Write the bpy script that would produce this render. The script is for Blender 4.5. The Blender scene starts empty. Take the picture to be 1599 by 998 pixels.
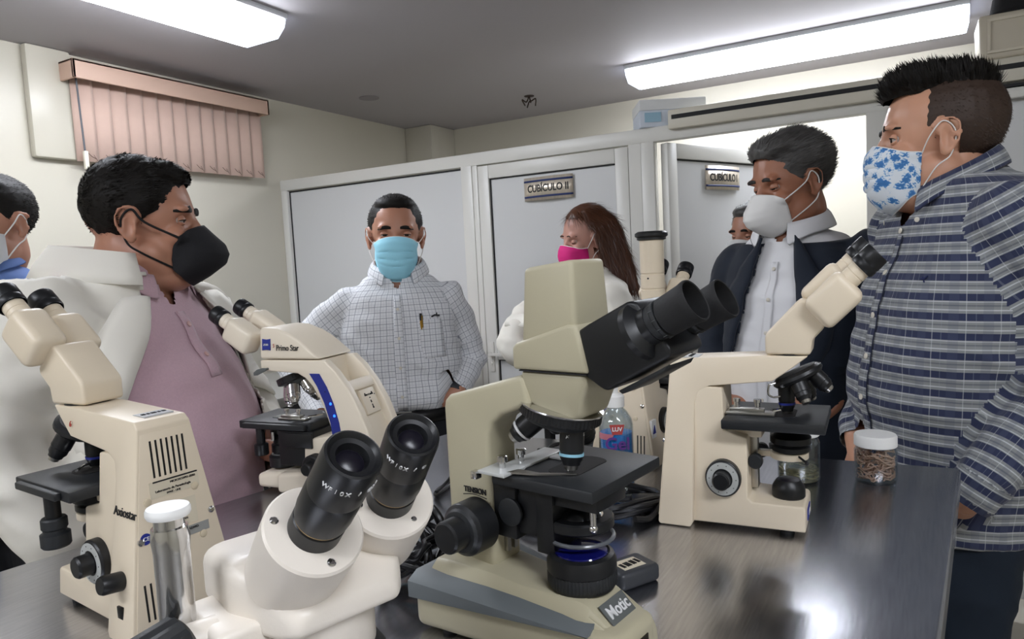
import bpy, bmesh, math, random
from mathutils import Vector, Matrix, noise, Euler
from mathutils.bvhtree import BVHTree
random.seed(7)
PI = math.pi
S = bpy.context.scene
COL = S.collection
R = math.radians
V = Vector

# ------------------------------------------------------------------ camera, world, exposure
cam = bpy.data.cameras.new('camera'); co = bpy.data.objects.new('camera', cam); COL.objects.link(co)
yaw, pit, rol = R(29.9), R(4.8), R(-2.95)
fw = V((math.cos(yaw)*math.cos(pit), math.sin(yaw)*math.cos(pit), -math.sin(pit)))
rt = V((math.sin(yaw), -math.cos(yaw), 0)); up = rt.cross(fw)
rx = rt*math.cos(rol) + up*math.sin(rol); ux = -rt*math.sin(rol) + up*math.cos(rol)
m = Matrix((rx, ux, -fw)).transposed().to_4x4(); m.translation = V((0, 0, 1.39))
co.matrix_world = m
cam.sensor_width = 36; cam.lens = 36*1090/1599; cam.clip_start = .02
S.camera = co
w = bpy.data.worlds.new('world'); S.world = w; w.use_nodes = True
w.node_tree.nodes['Background'].inputs[0].default_value = (.8, .85, 1, 1)
w.node_tree.nodes['Background'].inputs[1].default_value = .3
S.view_settings.view_transform = 'Standard'; S.view_settings.look = 'None'
S.view_settings.gamma = 1; S.view_settings.use_curve_mapping = False
S.view_settings.exposure = 0.2
TUBE = 25.0        # brightness of the ceiling fixtures' diffusers
TZ = 1.0          # height of the table top

# ------------------------------------------------------------------ materials
def srgb(c):
    if isinstance(c, str):
        c = [int(c[i:i+2], 16)/255 for i in (0, 2, 4)]
    return tuple(x/12.92 if x <= .04045 else ((x+.055)/1.055)**2.4 for x in c) + (1,)
def mat(name, c, rough=.5, metal=0, var=.0, vscale=8, bump=0, bscale=60, spec=.5, alpha=1, trans=0, emit=0, ecol=None, ior=1.45, sheen=0, stretch=None, sss=0, coat=0):
    M = bpy.data.materials.new(name); M.use_nodes = True
    n = M.node_tree.nodes; l = M.node_tree.links; b = n['Principled BSDF']
    col = srgb(c)
    b.inputs['Base Color'].default_value = col
    b.inputs['Roughness'].default_value = rough; b.inputs['Metallic'].default_value = metal
    b.inputs['Specular IOR Level'].default_value = spec; b.inputs['IOR'].default_value = ior
    b.inputs['Transmission Weight'].default_value = trans
    b.inputs['Coat Weight'].default_value = coat
    if sheen: b.inputs['Sheen Weight'].default_value = sheen
    if sss:
        b.inputs['Subsurface Weight'].default_value = sss; b.inputs['Subsurface Scale'].default_value = .008
        b.inputs['Subsurface Radius'].default_value = (1, .35, .2)
    if emit:
        b.inputs['Emission Color'].default_value = srgb(ecol or c); b.inputs['Emission Strength'].default_value = emit
    tc = n.new('ShaderNodeTexCoord')
    if var:
        t = n.new('ShaderNodeTexNoise'); t.inputs['Scale'].default_value = vscale; t.inputs['Detail'].default_value = 4
        src = tc.outputs['Object']
        if stretch:
            mp = n.new('ShaderNodeMapping'); mp.inputs['Scale'].default_value = stretch
            l.new(src, mp.inputs[0]); src = mp.outputs[0]
        l.new(src, t.inputs['Vector'])
        r = n.new('ShaderNodeMapRange'); r.inputs[3].default_value = 1-var; r.inputs[4].default_value = 1+var
        l.new(t.outputs[0], r.inputs[0])
        mx = n.new('ShaderNodeMix'); mx.data_type = 'RGBA'; mx.blend_type = 'MULTIPLY'; mx.inputs[0].default_value = 1
        mx.inputs[6].default_value = col; l.new(r.outputs[0], mx.inputs[7]); l.new(mx.outputs[2], b.inputs['Base Color'])
    if bump:
        t = n.new('ShaderNodeTexNoise'); t.inputs['Scale'].default_value = bscale; t.inputs['Detail'].default_value = 3
        l.new(tc.outputs['Object'], t.inputs['Vector'])
        bp = n.new('ShaderNodeBump'); bp.inputs['Strength'].default_value = bump; bp.inputs['Distance'].default_value = .002
        l.new(t.outputs[0], bp.inputs['Height']); l.new(bp.outputs[0], b.inputs['Normal'])
    return M
def plaid(name, base, bands_v, bands_u, rough=.85, axis='UV'):
    """woven check: bands_v run across the cloth (vary with V), bands_u run down it; each (period, lo, hi, colour, strength)"""
    M = bpy.data.materials.new(name); M.use_nodes = True
    n = M.node_tree.nodes; l = M.node_tree.links; b = n['Principled BSDF']
    b.inputs['Roughness'].default_value = rough; b.inputs['Sheen Weight'].default_value = .15; b.inputs['Specular IOR Level'].default_value = .2
    uv = n.new('ShaderNodeUVMap'); uv.uv_map = 'UVMap'; sep = n.new('ShaderNodeSeparateXYZ'); l.new(uv.outputs[0], sep.inputs[0])
    cur = None
    def ma(op, a, b_=None):
        k = n.new('ShaderNodeMath'); k.operation = op
        for i, x in enumerate((a, b_)):
            if x is None: continue
            if isinstance(x, (int, float)): k.inputs[i].default_value = x
            else: l.new(x, k.inputs[i])
        return k.outputs[0]
    curc = srgb(base)
    for ch, bands in ((1, bands_v), (0, bands_u)):
        for per, lo, hi, c, st in bands:
            f = ma('FRACT', ma('DIVIDE', sep.outputs[ch], per))
            g = ma('MULTIPLY', ma('GREATER_THAN', f, lo), ma('LESS_THAN', f, hi))
            g = ma('MULTIPLY', g, st)
            mx = n.new('ShaderNodeMix'); mx.data_type = 'RGBA'
            l.new(g, mx.inputs[0])
            if cur is None: mx.inputs[6].default_value = curc
            else: l.new(cur, mx.inputs[6])
            mx.inputs[7].default_value = srgb(c); cur = mx.outputs[2]
    l.new(cur, b.inputs['Base Color'])
    return M

CREAM = mat('cream_plastic', 'dfd1b9', .38, var=.03, bump=.05, bscale=900)
CREAM_OLD = mat('greenish_cream_plastic', 'b3ac92', .42, var=.04, bump=.05, bscale=900)
WHITE_ENAMEL = mat('white_enamel', 'e6ded2', .35, var=.02, bump=.05, bscale=500)
BLACK = mat('black_plastic', '17181a', .38, var=.08)
BLACK_SAT = mat('black_satin_enamel', '202224', .5, bump=.08, bscale=700)
BLACK_GLOSS = mat('black_gloss', '0a0a0c', .2)
RUBBER = mat('black_rubber', '1a1a1b', .7, bump=.1, bscale=400)
CHROME = mat('chrome', 'd8d8d8', .12, 1)
STEEL = mat('brushed_steel_part', 'b5b3ae', .3, 1)
GREY_PL = mat('grey_plastic', '5d6160', .5)
SILVER = mat('silver_plate', 'c0bcb2', .28, .7)
DIAL = mat('dial_grey', 'b8bab6', .45)
WHITE_PL = mat('white_plastic', 'e9e9e6', .4)
LENS = mat('lens_glass', '14121c', .3, 0, spec=.5)
BLUE_GLASS = mat('blue_filter_glass', '10135c', .08, coat=.6)
NAVY_MARK = mat('navy_mark', '24308a', .5)
INK = mat('black_ink', '1b1b1d', .6)
WHITE_INK = mat('white_ink', 'dcdcdc', .6)
RED_INK = mat('red_ink', 'a83a2e', .6)
LED = mat('blue_led', '1a50ff', .3, emit=3, ecol='2060ff')
PAPER = mat('label_paper', 'd5cbb4', .6)
GREY_LABEL = mat('grey_label', 'a5a6a2', .45, .3)
FELT = mat('dark_slot', '151211', .8)

# ------------------------------------------------------------------ mesh tools
def tag(o, label=None, cat=None, group=None, kind=None):
    if label: o['label'] = label
    if cat: o['category'] = cat
    if group: o['group'] = group
    if kind: o['kind'] = kind
    return o
def empty(name, loc, rz=0, label=None, cat=None, group=None):
    o = bpy.data.objects.new(name, None); COL.objects.link(o); o.location = loc; o.rotation_euler = (0, 0, rz)
    o.empty_display_size = .05
    return tag(o, label, cat, group)
class MB:
    def __init__(s): s.bm = bmesh.new(); s.M = Matrix()
    def _v(s, pts): return [s.bm.verts.new(s.M @ V(p)) for p in pts]
    def box(s, a, b, M=None):
        a, b = V(a), V(b)
        pts = [V((x, y, z)) for x in (a.x, b.x) for y in (a.y, b.y) for z in (a.z, b.z)]
        if M: pts = [M @ p for p in pts]
        v = s._v(pts)
        for f in ((0, 1, 3, 2), (4, 6, 7, 5), (0, 4, 5, 1), (2, 3, 7, 6), (0, 2, 6, 4), (1, 5, 7, 3)):
            s.bm.faces.new([v[i] for i in f])
        return s
    def loft(s, rings, cap=True, closed=True):
        R_ = [s._v(r) for r in rings]; n = len(rings[0])
        for a, b in zip(R_, R_[1:]):
            for i in range(n if closed else n-1):
                j = (i+1) % n
                s.bm.faces.new((a[i], a[j], b[j], b[i]))
        if cap:
            s.bm.faces.new(R_[0][::-1]); s.bm.faces.new(R_[-1])
        return s
    def lathe(s, prof, o=(0, 0, 0), d=(0, 0, 1), n=28, cap=True, ribs=0, rib=0):
        o, d = V(o), V(d).normalized()
        q = d.to_track_quat('Z', 'Y').to_matrix()
        if ribs: n = ribs*2
        rings = []
        for p in prof:
            r, h = p[0], p[1]; rb = rib if (len(p) > 2 and p[2]) else 0
            rings.append([o + q @ V(((r-(rb if i % 2 else 0))*math.cos(2*PI*i/n), (r-(rb if i % 2 else 0))*math.sin(2*PI*i/n), h)) for i in range(n)])
        return s.loft(rings, cap)
    def cyl(s, a, b, r0, r1=None, n=24):
        a, b = V(a), V(b); r1 = r0 if r1 is None else r1
        return s.lathe([(r0, 0), (r1, (b-a).length)], a, b-a, n)
    def prism(s, prof, hw, yc=0):
        """profile in x,z extruded across y; hw(x,z)->half width"""
        f = hw if callable(hw) else (lambda x, z: hw)
        g = yc if callable(yc) else (lambda x, z: yc)
        A = s._v([(x, g(x, z)-f(x, z), z) for x, z in prof]); B = s._v([(x, g(x, z)+f(x, z), z) for x, z in prof])
        n = len(prof); s.bm.faces.new(A); s.bm.faces.new(B[::-1])
        for i in range(n):
            j = (i+1) % n; s.bm.faces.new((A[j], A[i], B[i], B[j]))
        return s
    def poly(s, pts, z0, z1):
        return s.loft([[(x, y, z0) for x, y in pts], [(x, y, z1) for x, y in pts]])
    def tube(s, pts, r, n=8, cap=True, flat=1):
        pts = [V(p) for p in pts]; rings = []; prev = None
        for i, p in enumerate(pts):
            t = (pts[min(i+1, len(pts)-1)]-pts[max(i-1, 0)]).normalized()
            if prev is None: u = t.orthogonal().normalized()
            else: u = (prev - t*prev.dot(t)).normalized()
            prev = u; v = t.cross(u); rr = r[i] if isinstance(r, (list, tuple)) else r
            rings.append([p + u*rr*math.cos(2*PI*k/n) + v*rr*flat*math.sin(2*PI*k/n) for k in range(n)])
        return s.loft(rings, cap)
    def ell(s, c, r, M=None, n=16, m=10):
        c = V(c); r = V(r) if hasattr(r, '__len__') else V((r, r, r))
        rings = []
        for j in range(1, m):
            th = PI*j/m
            rg = [V((r.x*math.sin(th)*math.cos(2*PI*i/n), r.y*math.sin(th)*math.sin(2*PI*i/n), -r.z*math.cos(th))) for i in range(n)]
            rings.append([c + ((M @ p) if M else p) for p in rg])
        return s.loft(rings, True)
    def grid(s, rows):
        R_ = [s._v(r) for r in rows]
        for a, b in zip(R_, R_[1:]):
            for i in range(len(a)-1): s.bm.faces.new((a[i], a[i+1], b[i+1], b[i]))
        return s
def finish(me, ang=32):
    me.polygons.foreach_set('use_smooth', [True]*len(me.polygons))
    me.set_sharp_from_angle(angle=R(ang)); me.update()
def obj(name, mb, material, parent=None, bevel=0, seg=2, ang=32, world=False, solid=0, subsurf=0, bang=30):
    """link the collected shapes as ONE mesh object"""
    bm = mb.bm if isinstance(mb, MB) else mb
    bmesh.ops.recalc_face_normals(bm, faces=bm.faces)
    if bevel:
        e = [x for x in bm.edges if len(x.link_faces) == 2 and x.calc_face_angle(0) > R(bang)]
        bmesh.ops.bevel(bm, geom=e, offset=bevel, segments=seg, profile=.5, affect='EDGES', clamp_overlap=True)
    if world and parent is not None:
        bmesh.ops.translate(bm, verts=bm.verts, vec=-parent.location)
    me = bpy.data.meshes.new(name); bm.to_mesh(me); bm.free(); finish(me, ang)
    me.materials.append(material)
    o = bpy.data.objects.new(name, me); COL.objects.link(o)
    if parent: o.parent = parent
    if solid:
        md = o.modifiers.new('solid', 'SOLIDIFY'); md.thickness = solid; md.offset = 0
    if subsurf:
        md = o.modifiers.new('sub', 'SUBSURF'); md.levels = subsurf; md.render_levels = subsurf
    return o
def struct(name, mb, material, **k):
    o = obj(name, mb, material, **k); o['kind'] = 'structure'; return o
def text(name, s, size, material, parent, origin, xd, yd, ext=.0004, align='CENTER', cond=1, bold=0):
    c = bpy.data.curves.new('t', 'FONT'); c.body = s; c.size = size; c.extrude = ext; c.align_x = align; c.align_y = 'CENTER'
    c.offset = bold
    t = bpy.data.objects.new('t', c); COL.objects.link(t)
    bpy.context.view_layer.update()
    me = bpy.data.meshes.new_from_object(t.evaluated_get(bpy.context.evaluated_depsgraph_get()))
    bpy.data.objects.remove(t); bpy.data.curves.remove(c)
    xd = V(xd).normalized(); yd = (V(yd) - xd*V(yd).dot(xd)).normalized(); zd = xd.cross(yd)
    M = Matrix((xd*cond, yd, zd)).transposed().to_4x4(); M.translation = V(origin) + zd*ext
    me.transform(M); me.materials.clear(); me.materials.append(material)
    o = bpy.data.objects.new(name, me); COL.objects.link(o)
    if parent: o.parent = parent
    return o
def circ(cx, cy, r, n=24): return [(cx+r*math.cos(2*PI*i/n), cy+r*math.sin(2*PI*i/n)) for i in range(n)]
def along(o, d, side, a, b, c):   # frame helper: o + a*d + b*side + c*(d x side)
    return V(o)+V(d)*a+V(side)*b+V(d).cross(V(side))*c
def obox(mb, o, d, side, a0, a1, b0, b1, c0, c1):
    d, side = V(d).normalized(), V(side).normalized(); u = d.cross(side)
    M = Matrix((d, side, u)).transposed().to_4x4(); M.translation = V(o)
    return mb.box((a0, b0, c0), (a1, b1, c1), M)
def smooth_path(pts, k=8):
    pts = [V(p) for p in pts]; out = []
    P = [pts[0]*2-pts[1]] + pts + [pts[-1]*2-pts[-2]]
    for i in range(1, len(P)-2):
        for j in range(k):
            t = j/k
            out.append(.5*((2*P[i])+(-P[i-1]+P[i+1])*t+(2*P[i-1]-5*P[i]+4*P[i+1]-P[i+2])*t*t+(-P[i-1]+3*P[i]-3*P[i+1]+P[i+2])*t**3))
    out.append(pts[-1]); return out

# ================================================================== ROOM
WALL = mat('cream_wall_paint', 'c9c4b5', .3, var=.03, vscale=1.5, bump=.12, bscale=30)
CEIL = mat('ceiling_paint', 'a9a5a8', .7, var=.02, vscale=1)
FLOOR = mat('floor_tile', 'a8a39a', .35, var=.05)
ALU = mat('white_aluminium_frame', 'd9d8d2', .35, var=.01)
PANEL = mat('grey_white_panel', 'cfd0d0', .35)
SEAL = mat('black_seal', '141518', .6)
CZ = 2.4
XB, YL, XF, YR = 4.49, 3.24, -2.6, -2.2
struct('floor', MB().box((XF, YR, -.05), (XB, YL, 0)), FLOOR)
struct('ceiling', MB().box((XF, YR, CZ), (XB, YL, CZ+.08)), CEIL)
struct('wall_left', MB().box((XF, YL, 0), (XB+.1, YL+.1, CZ)), WALL)
struct('wall_back', MB().box((XB, YR, 0), (XB+.1, YL, CZ)), WALL)
struct('wall_right', MB().box((XF, YR-.1, 0), (XB+.1, YR, CZ)), WALL)
struct('wall_front', MB().box((XF-.1, YR, 0), (XF, YL, CZ)), WALL)
struct('trim_1', MB().box((4.19, 3.0, 0), (4.49, 3.24, CZ)), WALL, bevel=.01)     # corner pier
struct('trim_2', MB().box((1.615, 3.195, 1.93), (1.80, 3.24, CZ)), WALL, bevel=.012)  # boxed duct beside the blind
# aluminium partition with cubicle doors
XP = 2.986; PT = 1.93
ft = struct('wall_partition', MB()
    .box((XP-.02, -2.2, PT-.062), (XP+.03, 3.24, PT))                     # top rail
    .box((XP-.019, 3.19, 0), (XP+.029, 3.239, PT-.055))                          # end post
    .box((XP-.019, 1.895, 0), (XP+.029, 1.96, PT-.055))                         # post left of the door
    .box((XP-.019, 0.96, 0), (XP+.029, 1.02, PT-.055))                         # post between doors
    .box((XP-.015, 1.02, 0), (XP+.01, 1.075, PT-.055))
    .box((XP-.019, .075, 0), (XP+.029, .145, PT-.055))
    .box((XP-.019, -.9, 0), (XP+.029, -.83, PT-.055))
    .box((XP-.017, -.84, 1.42), (XP+.027, .08, 1.475))
    .box((XP-.017, 1.95, .85), (XP+.027, 3.2, .90))
    .box((XP-.017, 1.95, 0.001), (XP+.027, 3.2, .08)), ALU, bevel=.004)
for i, (y0, y1, z0, z1) in enumerate([(1.965, 3.186, .905, PT-.066), (1.965, 3.186, .085, .845), (-.825, .07, .08, 1.415), (-.825, .07, 1.48, PT-.066), (-2.19, -.905, .05, PT-.066)]):
    pn = struct('trim_%d' % (3+i), MB().box((XP, y0, z0), (XP+.006, y1, z1)), PANEL)
    obj('seal', MB().box((XP-.003, y1-.008, z0), (XP-.0005, y1, z1)).box((XP-.003, y0, z1-.008), (XP-.0005, y1, z1)), SEAL, pn)
# sliding rail in front of the partition head
struct('trim_9', MB().box((XP-.055, -2.19, 1.905), (XP-.021, .885, 1.985)), mat('ivory_rail', 'cfcabb', .4), bevel=.006)
struct('trim_10', MB().box((XP-.058, -2.19, 1.945), (XP-.0545, .868, 1.962)), SEAL)
struct('trim_11', MB().box((XP-.045, -2.19, 1.85), (XP-.021, .07, 1.885)), ALU, bevel=.004)
struct('trim_12', MB().box((XP-.048, -2.19, 1.888), (XP-.0215, .07, 1.898)), SEAL)

def door(name, M, W=.755, H=1.862, sign=None, handle=True):
    """aluminium framed door leaf in local x (width from 0 at the hinge to W), y thickness, z up"""
    root = empty(name, (0, 0, 0)); root.matrix_world = M; root['kind'] = 'structure'
    f = MB().box((0, -.02, .01), (.062, .02, H)).box((W-.062, -.02, .01), (W, .02, H)).box((.062, -.02, H-.065), (W-.062, .02, H))
    f.box((.062, -.02, .01), (W-.062, .02, .09)).box((.062, -.02, .90), (W-.062, .02, .965))
    obj('door_frame', f, ALU, root, bevel=.004)
    obj('panel', MB().box((.062, -.004, .965), (W-.062, .004, H-.065)).box((.062, -.004, .09), (W-.062, .004, .90)), PANEL, root)
    obj('seal', MB().box((.062, -.009, .965), (.068, -.005, H-.065)).box((.062, -.009, H-.071), (W-.062, -.005, H-.065))
        .box((.062, -.009, .09), (.068, -.005, .90)).box((.062, -.009, .894), (W-.062, -.005, .90)), SEAL, root)
    if handle:
        obj('door_handle', MB().box((.018, -.026, .84), (.044, -.0205, .99)).cyl((.03, -.03, .93), (.03, -.05, .93), .008).box((.025, -.056, .923), (.13, -.044, .937)).cyl((.03,-.0205,.885),(.03,-.03,.885),.008), mat('white_handle', 'd5d3cc', .35), root, bevel=.001)
    return root
# door seen shut: hinge at its right, drawn leftwards from y=1.83 to y=1.075
Md = Matrix(((0, 1, 0, 0), (-1, 0, 0, 0), (0, 0, 1, 0), (0, 0, 0, 1)))
Md.translation = V((XP-.0, 1.86, 0))
struct('trim_13', MB().box((XP-.02, 1.862, 0), (XP+.02, 1.892, PT-.062)), ALU, bevel=.003)
door('door_1', Md, W=.782)
struct('trim_14', MB().box((XP-.018, 1.02, 0), (XP+.0, 1.076, PT-.06)), ALU)
# open door, hinged at y=.93 and swung outwards
def plaque(parent, x, z, word, W=.255, H=.108):
    """curved brushed plaque with two blue lines; local door frame, front is -y"""
    root = empty('door_sign', (x, -.012, z)); root.parent = parent
    arc = lambda u: -.002-.014*(1-(2*u-1)**2)
    n = 14
    rows = lambda z0, z1, off: [[((-W/2+W*i/n), arc(i/n)-off, zz) for i in range(n+1)] for zz in (z0, z1)]
    obj('plate', MB().grid(rows(-H/2, H/2, 0)), mat('brushed_sign_plate', 'd4c9b8', .3, .35, var=.25, vscale=3, stretch=(20, 1, .1)), root, solid=.002)
    for zz in (-H/2+.013, H/2-.022):
        obj('blue_line', MB().grid(rows(zz, zz+.009, .0016)), mat('navy_line', '1c2f63', .5), root, solid=.0006)
    t = text('lettering', word, .047, INK, root, (0, -.0175, .0), (1, 0, 0), (0, 0, 1), cond=.80, bold=.0011)
    # bend the letters to the plate
    for vv in t.data.vertices:
        u = min(max((vv.co.x+W/2)/W, 0), 1); vv.co.y = vv.co.y+.0175+arc(u)-.0016
    return tag(root, None)
Mo = Matrix.Rotation(R(-23), 4, 'Z'); Mo.translation = V((XP+.012, .925, 0))
d2 = door('door_2', Mo, W=.78)
plaque(bpy.data.objects['door_1'], .384, 1.722, 'CUBÍCULO II')
plaque(d2, .39, 1.722, 'CUBÍCULO I')
for ob, z in ((bpy.data.objects['door_1'], 0),):
    pass

# ------------------------------------------------------------------ ceiling fixtures
DIFF = mat('lit_prismatic_diffuser', 'ffffff', .4, emit=TUBE, ecol='f2f6ff', bump=.2, bscale=300)
DIFF_SIDE = mat('clear_diffuser_side', 'cfd8e8', .25, emit=TUBE*.12, ecol='dfe9ff')
FIX = mat('fixture_body', 'cfd2d6', .4)
def fixture(loc, rz, L, W, label):
    r = empty('ceiling_light', loc, rz, label, 'light', 'wraparound ceiling lights')
    obj('housing', MB().box((-L/2, -W/2-.012, -.022), (L/2, W/2+.012, 0)), FIX, r, bevel=.003)
    prof = [(-W/2, -.022), (-W/2+.01, -.05), (-W/2+.05, -.085), (W/2-.05, -.085), (W/2-.01, -.05), (W/2, -.022)]
    d = MB(); d.loft([[(-L/2+.012+dx, y*s, z*s2-.022*(1-s2)) for y, z in prof] for dx, s, s2 in ((0, 1, 1), (L-.024, 1, 1))], cap=False)
    obj('diffuser', d, DIFF, r)
    for sx in (-1, 1):
        e = MB().loft([[(sx*(L/2-.012), y, z) for y, z in prof], [(sx*(L/2), y, z) for y, z in prof]])
        obj('end_cap', e, DIFF_SIDE, r)
    return r
fixture((3.80, .555, CZ), R(90), 1.55, .28, 'long bright ceiling light above the cubicle doors, right of the ceiling hook')
fixture((1.42, 2.27, CZ), 0, 1.25, .28, 'bright ceiling light above the pink blind at upper left')
# two added fixtures, unseen behind the camera, to brighten faces and the near side
fixture((-.1, -.9, CZ), R(90), 1.25, .28, 'added ceiling light, unseen behind the camera, brightening the near end of the room')
fixture((-1.1, 1.2, CZ), R(90), 1.25, .28, 'added ceiling light, unseen behind the camera, brightening the left near end of the room')
hk = empty('ceiling_hook', (3.92, 2.05, CZ), 0, 'small rusty hook and cut wires hanging from the grey ceiling', 'hook')
RUST = mat('rusty_wire', '3a2c26', .7)
obj('mounting_plate', MB().cyl((0, 0, -.004), (0, 0, 0), .05), RUST, hk)
for i, a in enumerate((0, 1.9, 4.1)):
    obj('wire', MB().tube(smooth_path([(0, 0, 0), (.03*math.cos(a), .03*math.sin(a), -.05), (.075*math.cos(a+.5), .075*math.sin(a+.5), -.035), (.06*math.cos(a+.9), .06*math.sin(a+.9), -.09)]), .006), RUST, hk)
hk.scale = (.62, .62, .7)
tag(obj('ceiling_patch', MB().poly(circ(3.3, 2.8, .06), CZ-.004, CZ-.0005), mat('ceiling_patch_grey', '8e8a8c', .7)), 'faint round patch on the grey ceiling left of the hook', 'patch')

# ------------------------------------------------------------------ vertical blind
PINK = mat('pink_valance', 'd3b3a0', .55)
VANE = mat('pink_fabric_vane', 'd2b5a6', .8, var=.04, vscale=30, sheen=.3)
CREASE = mat('vane_ladder_mark', '6a5348', .8)
br = empty('vertical_blind', (2.26, YL, 0), 0, 'dusty pink vertical blind with valance high on the cream wall', 'blind')
obj('valance', MB().box((-.515, -.15, 2.265), (.535, -.138, 2.345)).box((-.515, -.15, 2.265), (-.503, 0, 2.345)).box((.523, -.15, 2.265), (.535, 0, 2.345)).box((-.515, -.15, 2.335), (.535, 0, 2.345)), PINK, br, bevel=.002)
obj('head_rail', MB().box((-.49, -.09, 2.29), (.51, -.04, 2.325)), WHITE_PL, br)
n_v = 13
for i in range(n_v):
    cx = -.44 + .93*i/(n_v-1)
    rows = []
    for zz in (1.925, 2.295):
        row = []
        for k in range(7):
            u = k/6-.5; a = R(-14)
            x = u*.089; y = .006*(1-4*u*u)
            row.append((cx + x*math.cos(a)+y*math.sin(a), -.065 + x*math.sin(a)-y*math.cos(a), zz))
        rows.append(row)
    v = obj('vane', MB().grid(rows), VANE, br, solid=.0012)
    o = MB(); a = R(-14)
    P = lambda x, z: (cx+x*math.cos(a)-.0075*math.sin(0), -.065+x*math.sin(a)-.0085, z)
    o.tube([P(.0, 1.962), P(.012, 1.948), P(.030, 1.938)], .0012, 5); o.tube([P(.020, 1.956), P(.034, 1.930)], .0009, 5)
    obj('fold_mark', o, CREASE, v)
obj('control_chain', MB().tube([(-.478, -.10, 2.28), (-.474, -.10, 2.1), (-.47, -.10, 1.955)], .004), mat('grey_chain', '55585f', .5), br)
obj('chain_weight', MB().box((-.477, -.108, 1.885), (-.460, -.09, 1.965)), mat('ivory_weight', 'e6e0d0', .5), br, bevel=.003)

# ------------------------------------------------------------------ boxes on the partition
t = empty('paper_box', (3.09, .93, PT), R(-62), 'white cardboard box lying on the partition top above the open door', 'box')
CARD = mat('blueish_white_card', 'd3dbe6', .6)
t1 = MB().box((-.14, -.10, 0), (.14, .10, .07)); obj('body', t1, CARD, t, bevel=.002)
obj('lid', MB().box((-.142, -.102, .07), (.142, .102, .115)), mat('white_card_lid', 'e2e4e4', .6), t, bevel=.004)
obj('shipping_label', MB().box((-.12, -.1035, .02), (-.05, -.1025, .06)), mat('sky_blue_label', '9fc4d8', .6), t)
t = empty('storage_box', (3.03, -.40, PT+.055), 0, 'beige moulded plastic storage box on the rail at the top right corner', 'box')
BOXP = mat('beige_moulded_plastic', 'c4bcaa', .5, var=.05, vscale=5)
obj('body', MB().loft([[(x*s, y*s, z) for x, y in ((-.1, -.2), (.1, -.2), (.1, .2), (-.1, .2))] for z, s in ((0, .97), (.15, 1))]), BOXP, t, bevel=.012, seg=3)
obj('raised_frame', MB().box((-.104, -.17, .02), (-.098, .175, .03)).box((-.104, -.17, .125), (-.098, .175, .135)).box((-.104, .165, .03), (-.098, .175, .125)), mat('beige_rim', 'd0c8b6', .5), t, bevel=.001)
t = empty('bag', (3.05, -.42, PT+.21), 0, 'black bag lying on top of the beige storage box in the corner', 'bag')
bg = MB().loft([[(x*s, y*s+.01, z) for x, y in circ(0, 0, 1, 20) for x, y in [(x*.08, y*.17)]] for z, s in ((0, .9), (.02, 1), (.07, .95), (.1, .6))])
obj('body', bg, mat('black_bag_cloth', '0f0f12', .8, bump=.3, bscale=80), t)
obj('handle', MB().tube(smooth_path([(0, -.07, .095), (0, -.06, .14), (0, .06, .14), (0, .07, .095)]), .007), BLACK, t)

# ------------------------------------------------------------------ steel table
STL = bpy.data.materials.new('brushed_stainless_steel'); STL.use_nodes = True
n = STL.node_tree.nodes; l = STL.node_tree.links; b = n['Principled BSDF']
b.inputs['Metallic'].default_value = 1
tc = n.new('ShaderNodeTexCoord')
def nz(sc, mp, det=3, rot=-.13):
    mpn = n.new('ShaderNodeMapping'); mpn.inputs['Scale'].default_value = mp; mpn.inputs['Rotation'].default_value = (0, 0, rot)
    l.new(tc.outputs['Object'], mpn.inputs[0])
    q = n.new('ShaderNodeTexNoise'); q.inputs['Scale'].default_value = sc; q.inputs['Detail'].default_value = det; l.new(mpn.outputs[0], q.inputs['Vector']); return q.outputs[0]
def mr(src, a, b_, lo=0.3, hi=.7):
    q = n.new('ShaderNodeMapRange'); l.new(src, q.inputs[0]); q.inputs[1].default_value = lo; q.inputs[2].default_value = hi; q.inputs[3].default_value = a; q.inputs[4].default_value = b_; return q.outputs[0]
brush = nz(10, (2, 28, 1)); blotch = nz(3, (1, 1, 1))
mxn = n.new('ShaderNodeMix'); mxn.data_type = 'RGBA'; mxn.inputs[6].default_value = srgb('b5b6bc'); mxn.inputs[7].default_value = srgb('c8c9ce')
l.new(mr(brush, 0, 1), mxn.inputs[0]); l.new(mxn.outputs[2], b.inputs['Base Color'])
l.new(mr(blotch, .19, .262, .2, .8), b.inputs['Roughness'])
bp = n.new('ShaderNodeBump'); bp.inputs['Strength'].default_value = .05; bp.inputs['Distance'].default_value = .001
l.new(brush, bp.inputs['Height']); 
l.new(bp.outputs[0], b.inputs['Normal'])
tb = empty('steel_table', (.7, .5, 0), 0, 'long stainless steel laboratory table carrying the microscopes', 'table')
TOPQ = [(-.35, 1.245), (1.318, .93), (1.378, -.072), (-.35, .065)]
mbx = MB().loft([[(x, y, z) for x, y in TOPQ] for z in (TZ-.045, TZ)])
obj('tabletop', mbx, STL, tb, bevel=.005, seg=3, world=True)
apr = MB(); q4 = [(-.3, 1.19), (1.27, .88), (1.33, -.03), (-.3, .10)]
obj('apron', MB().loft([[(x, y, z) for x, y in q4] for z in (TZ-.16, TZ-.046)]), STL, tb, world=True)
for x, y in q4:
    cx, cy = .5+(x-.5)*.96, .5+(y-.5)*.94
    lg = obj('leg', MB().cyl((cx, cy, .02), (cx, cy, TZ-.1), .022), STEEL, tb, world=True)
    obj('foot', MB().cyl((cx, cy, 0), (cx, cy, .03), .028), RUBBER, lg)
    lg2 = lg.children[0]; lg2.data.transform(Matrix.Translation(-tb.location))
obj('shelf', MB().loft([[(.5+(x-.5)*.95, .5+(y-.5)*.92, z) for x, y in q4] for z in (.25, .28)]), STL, tb, world=True)

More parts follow.
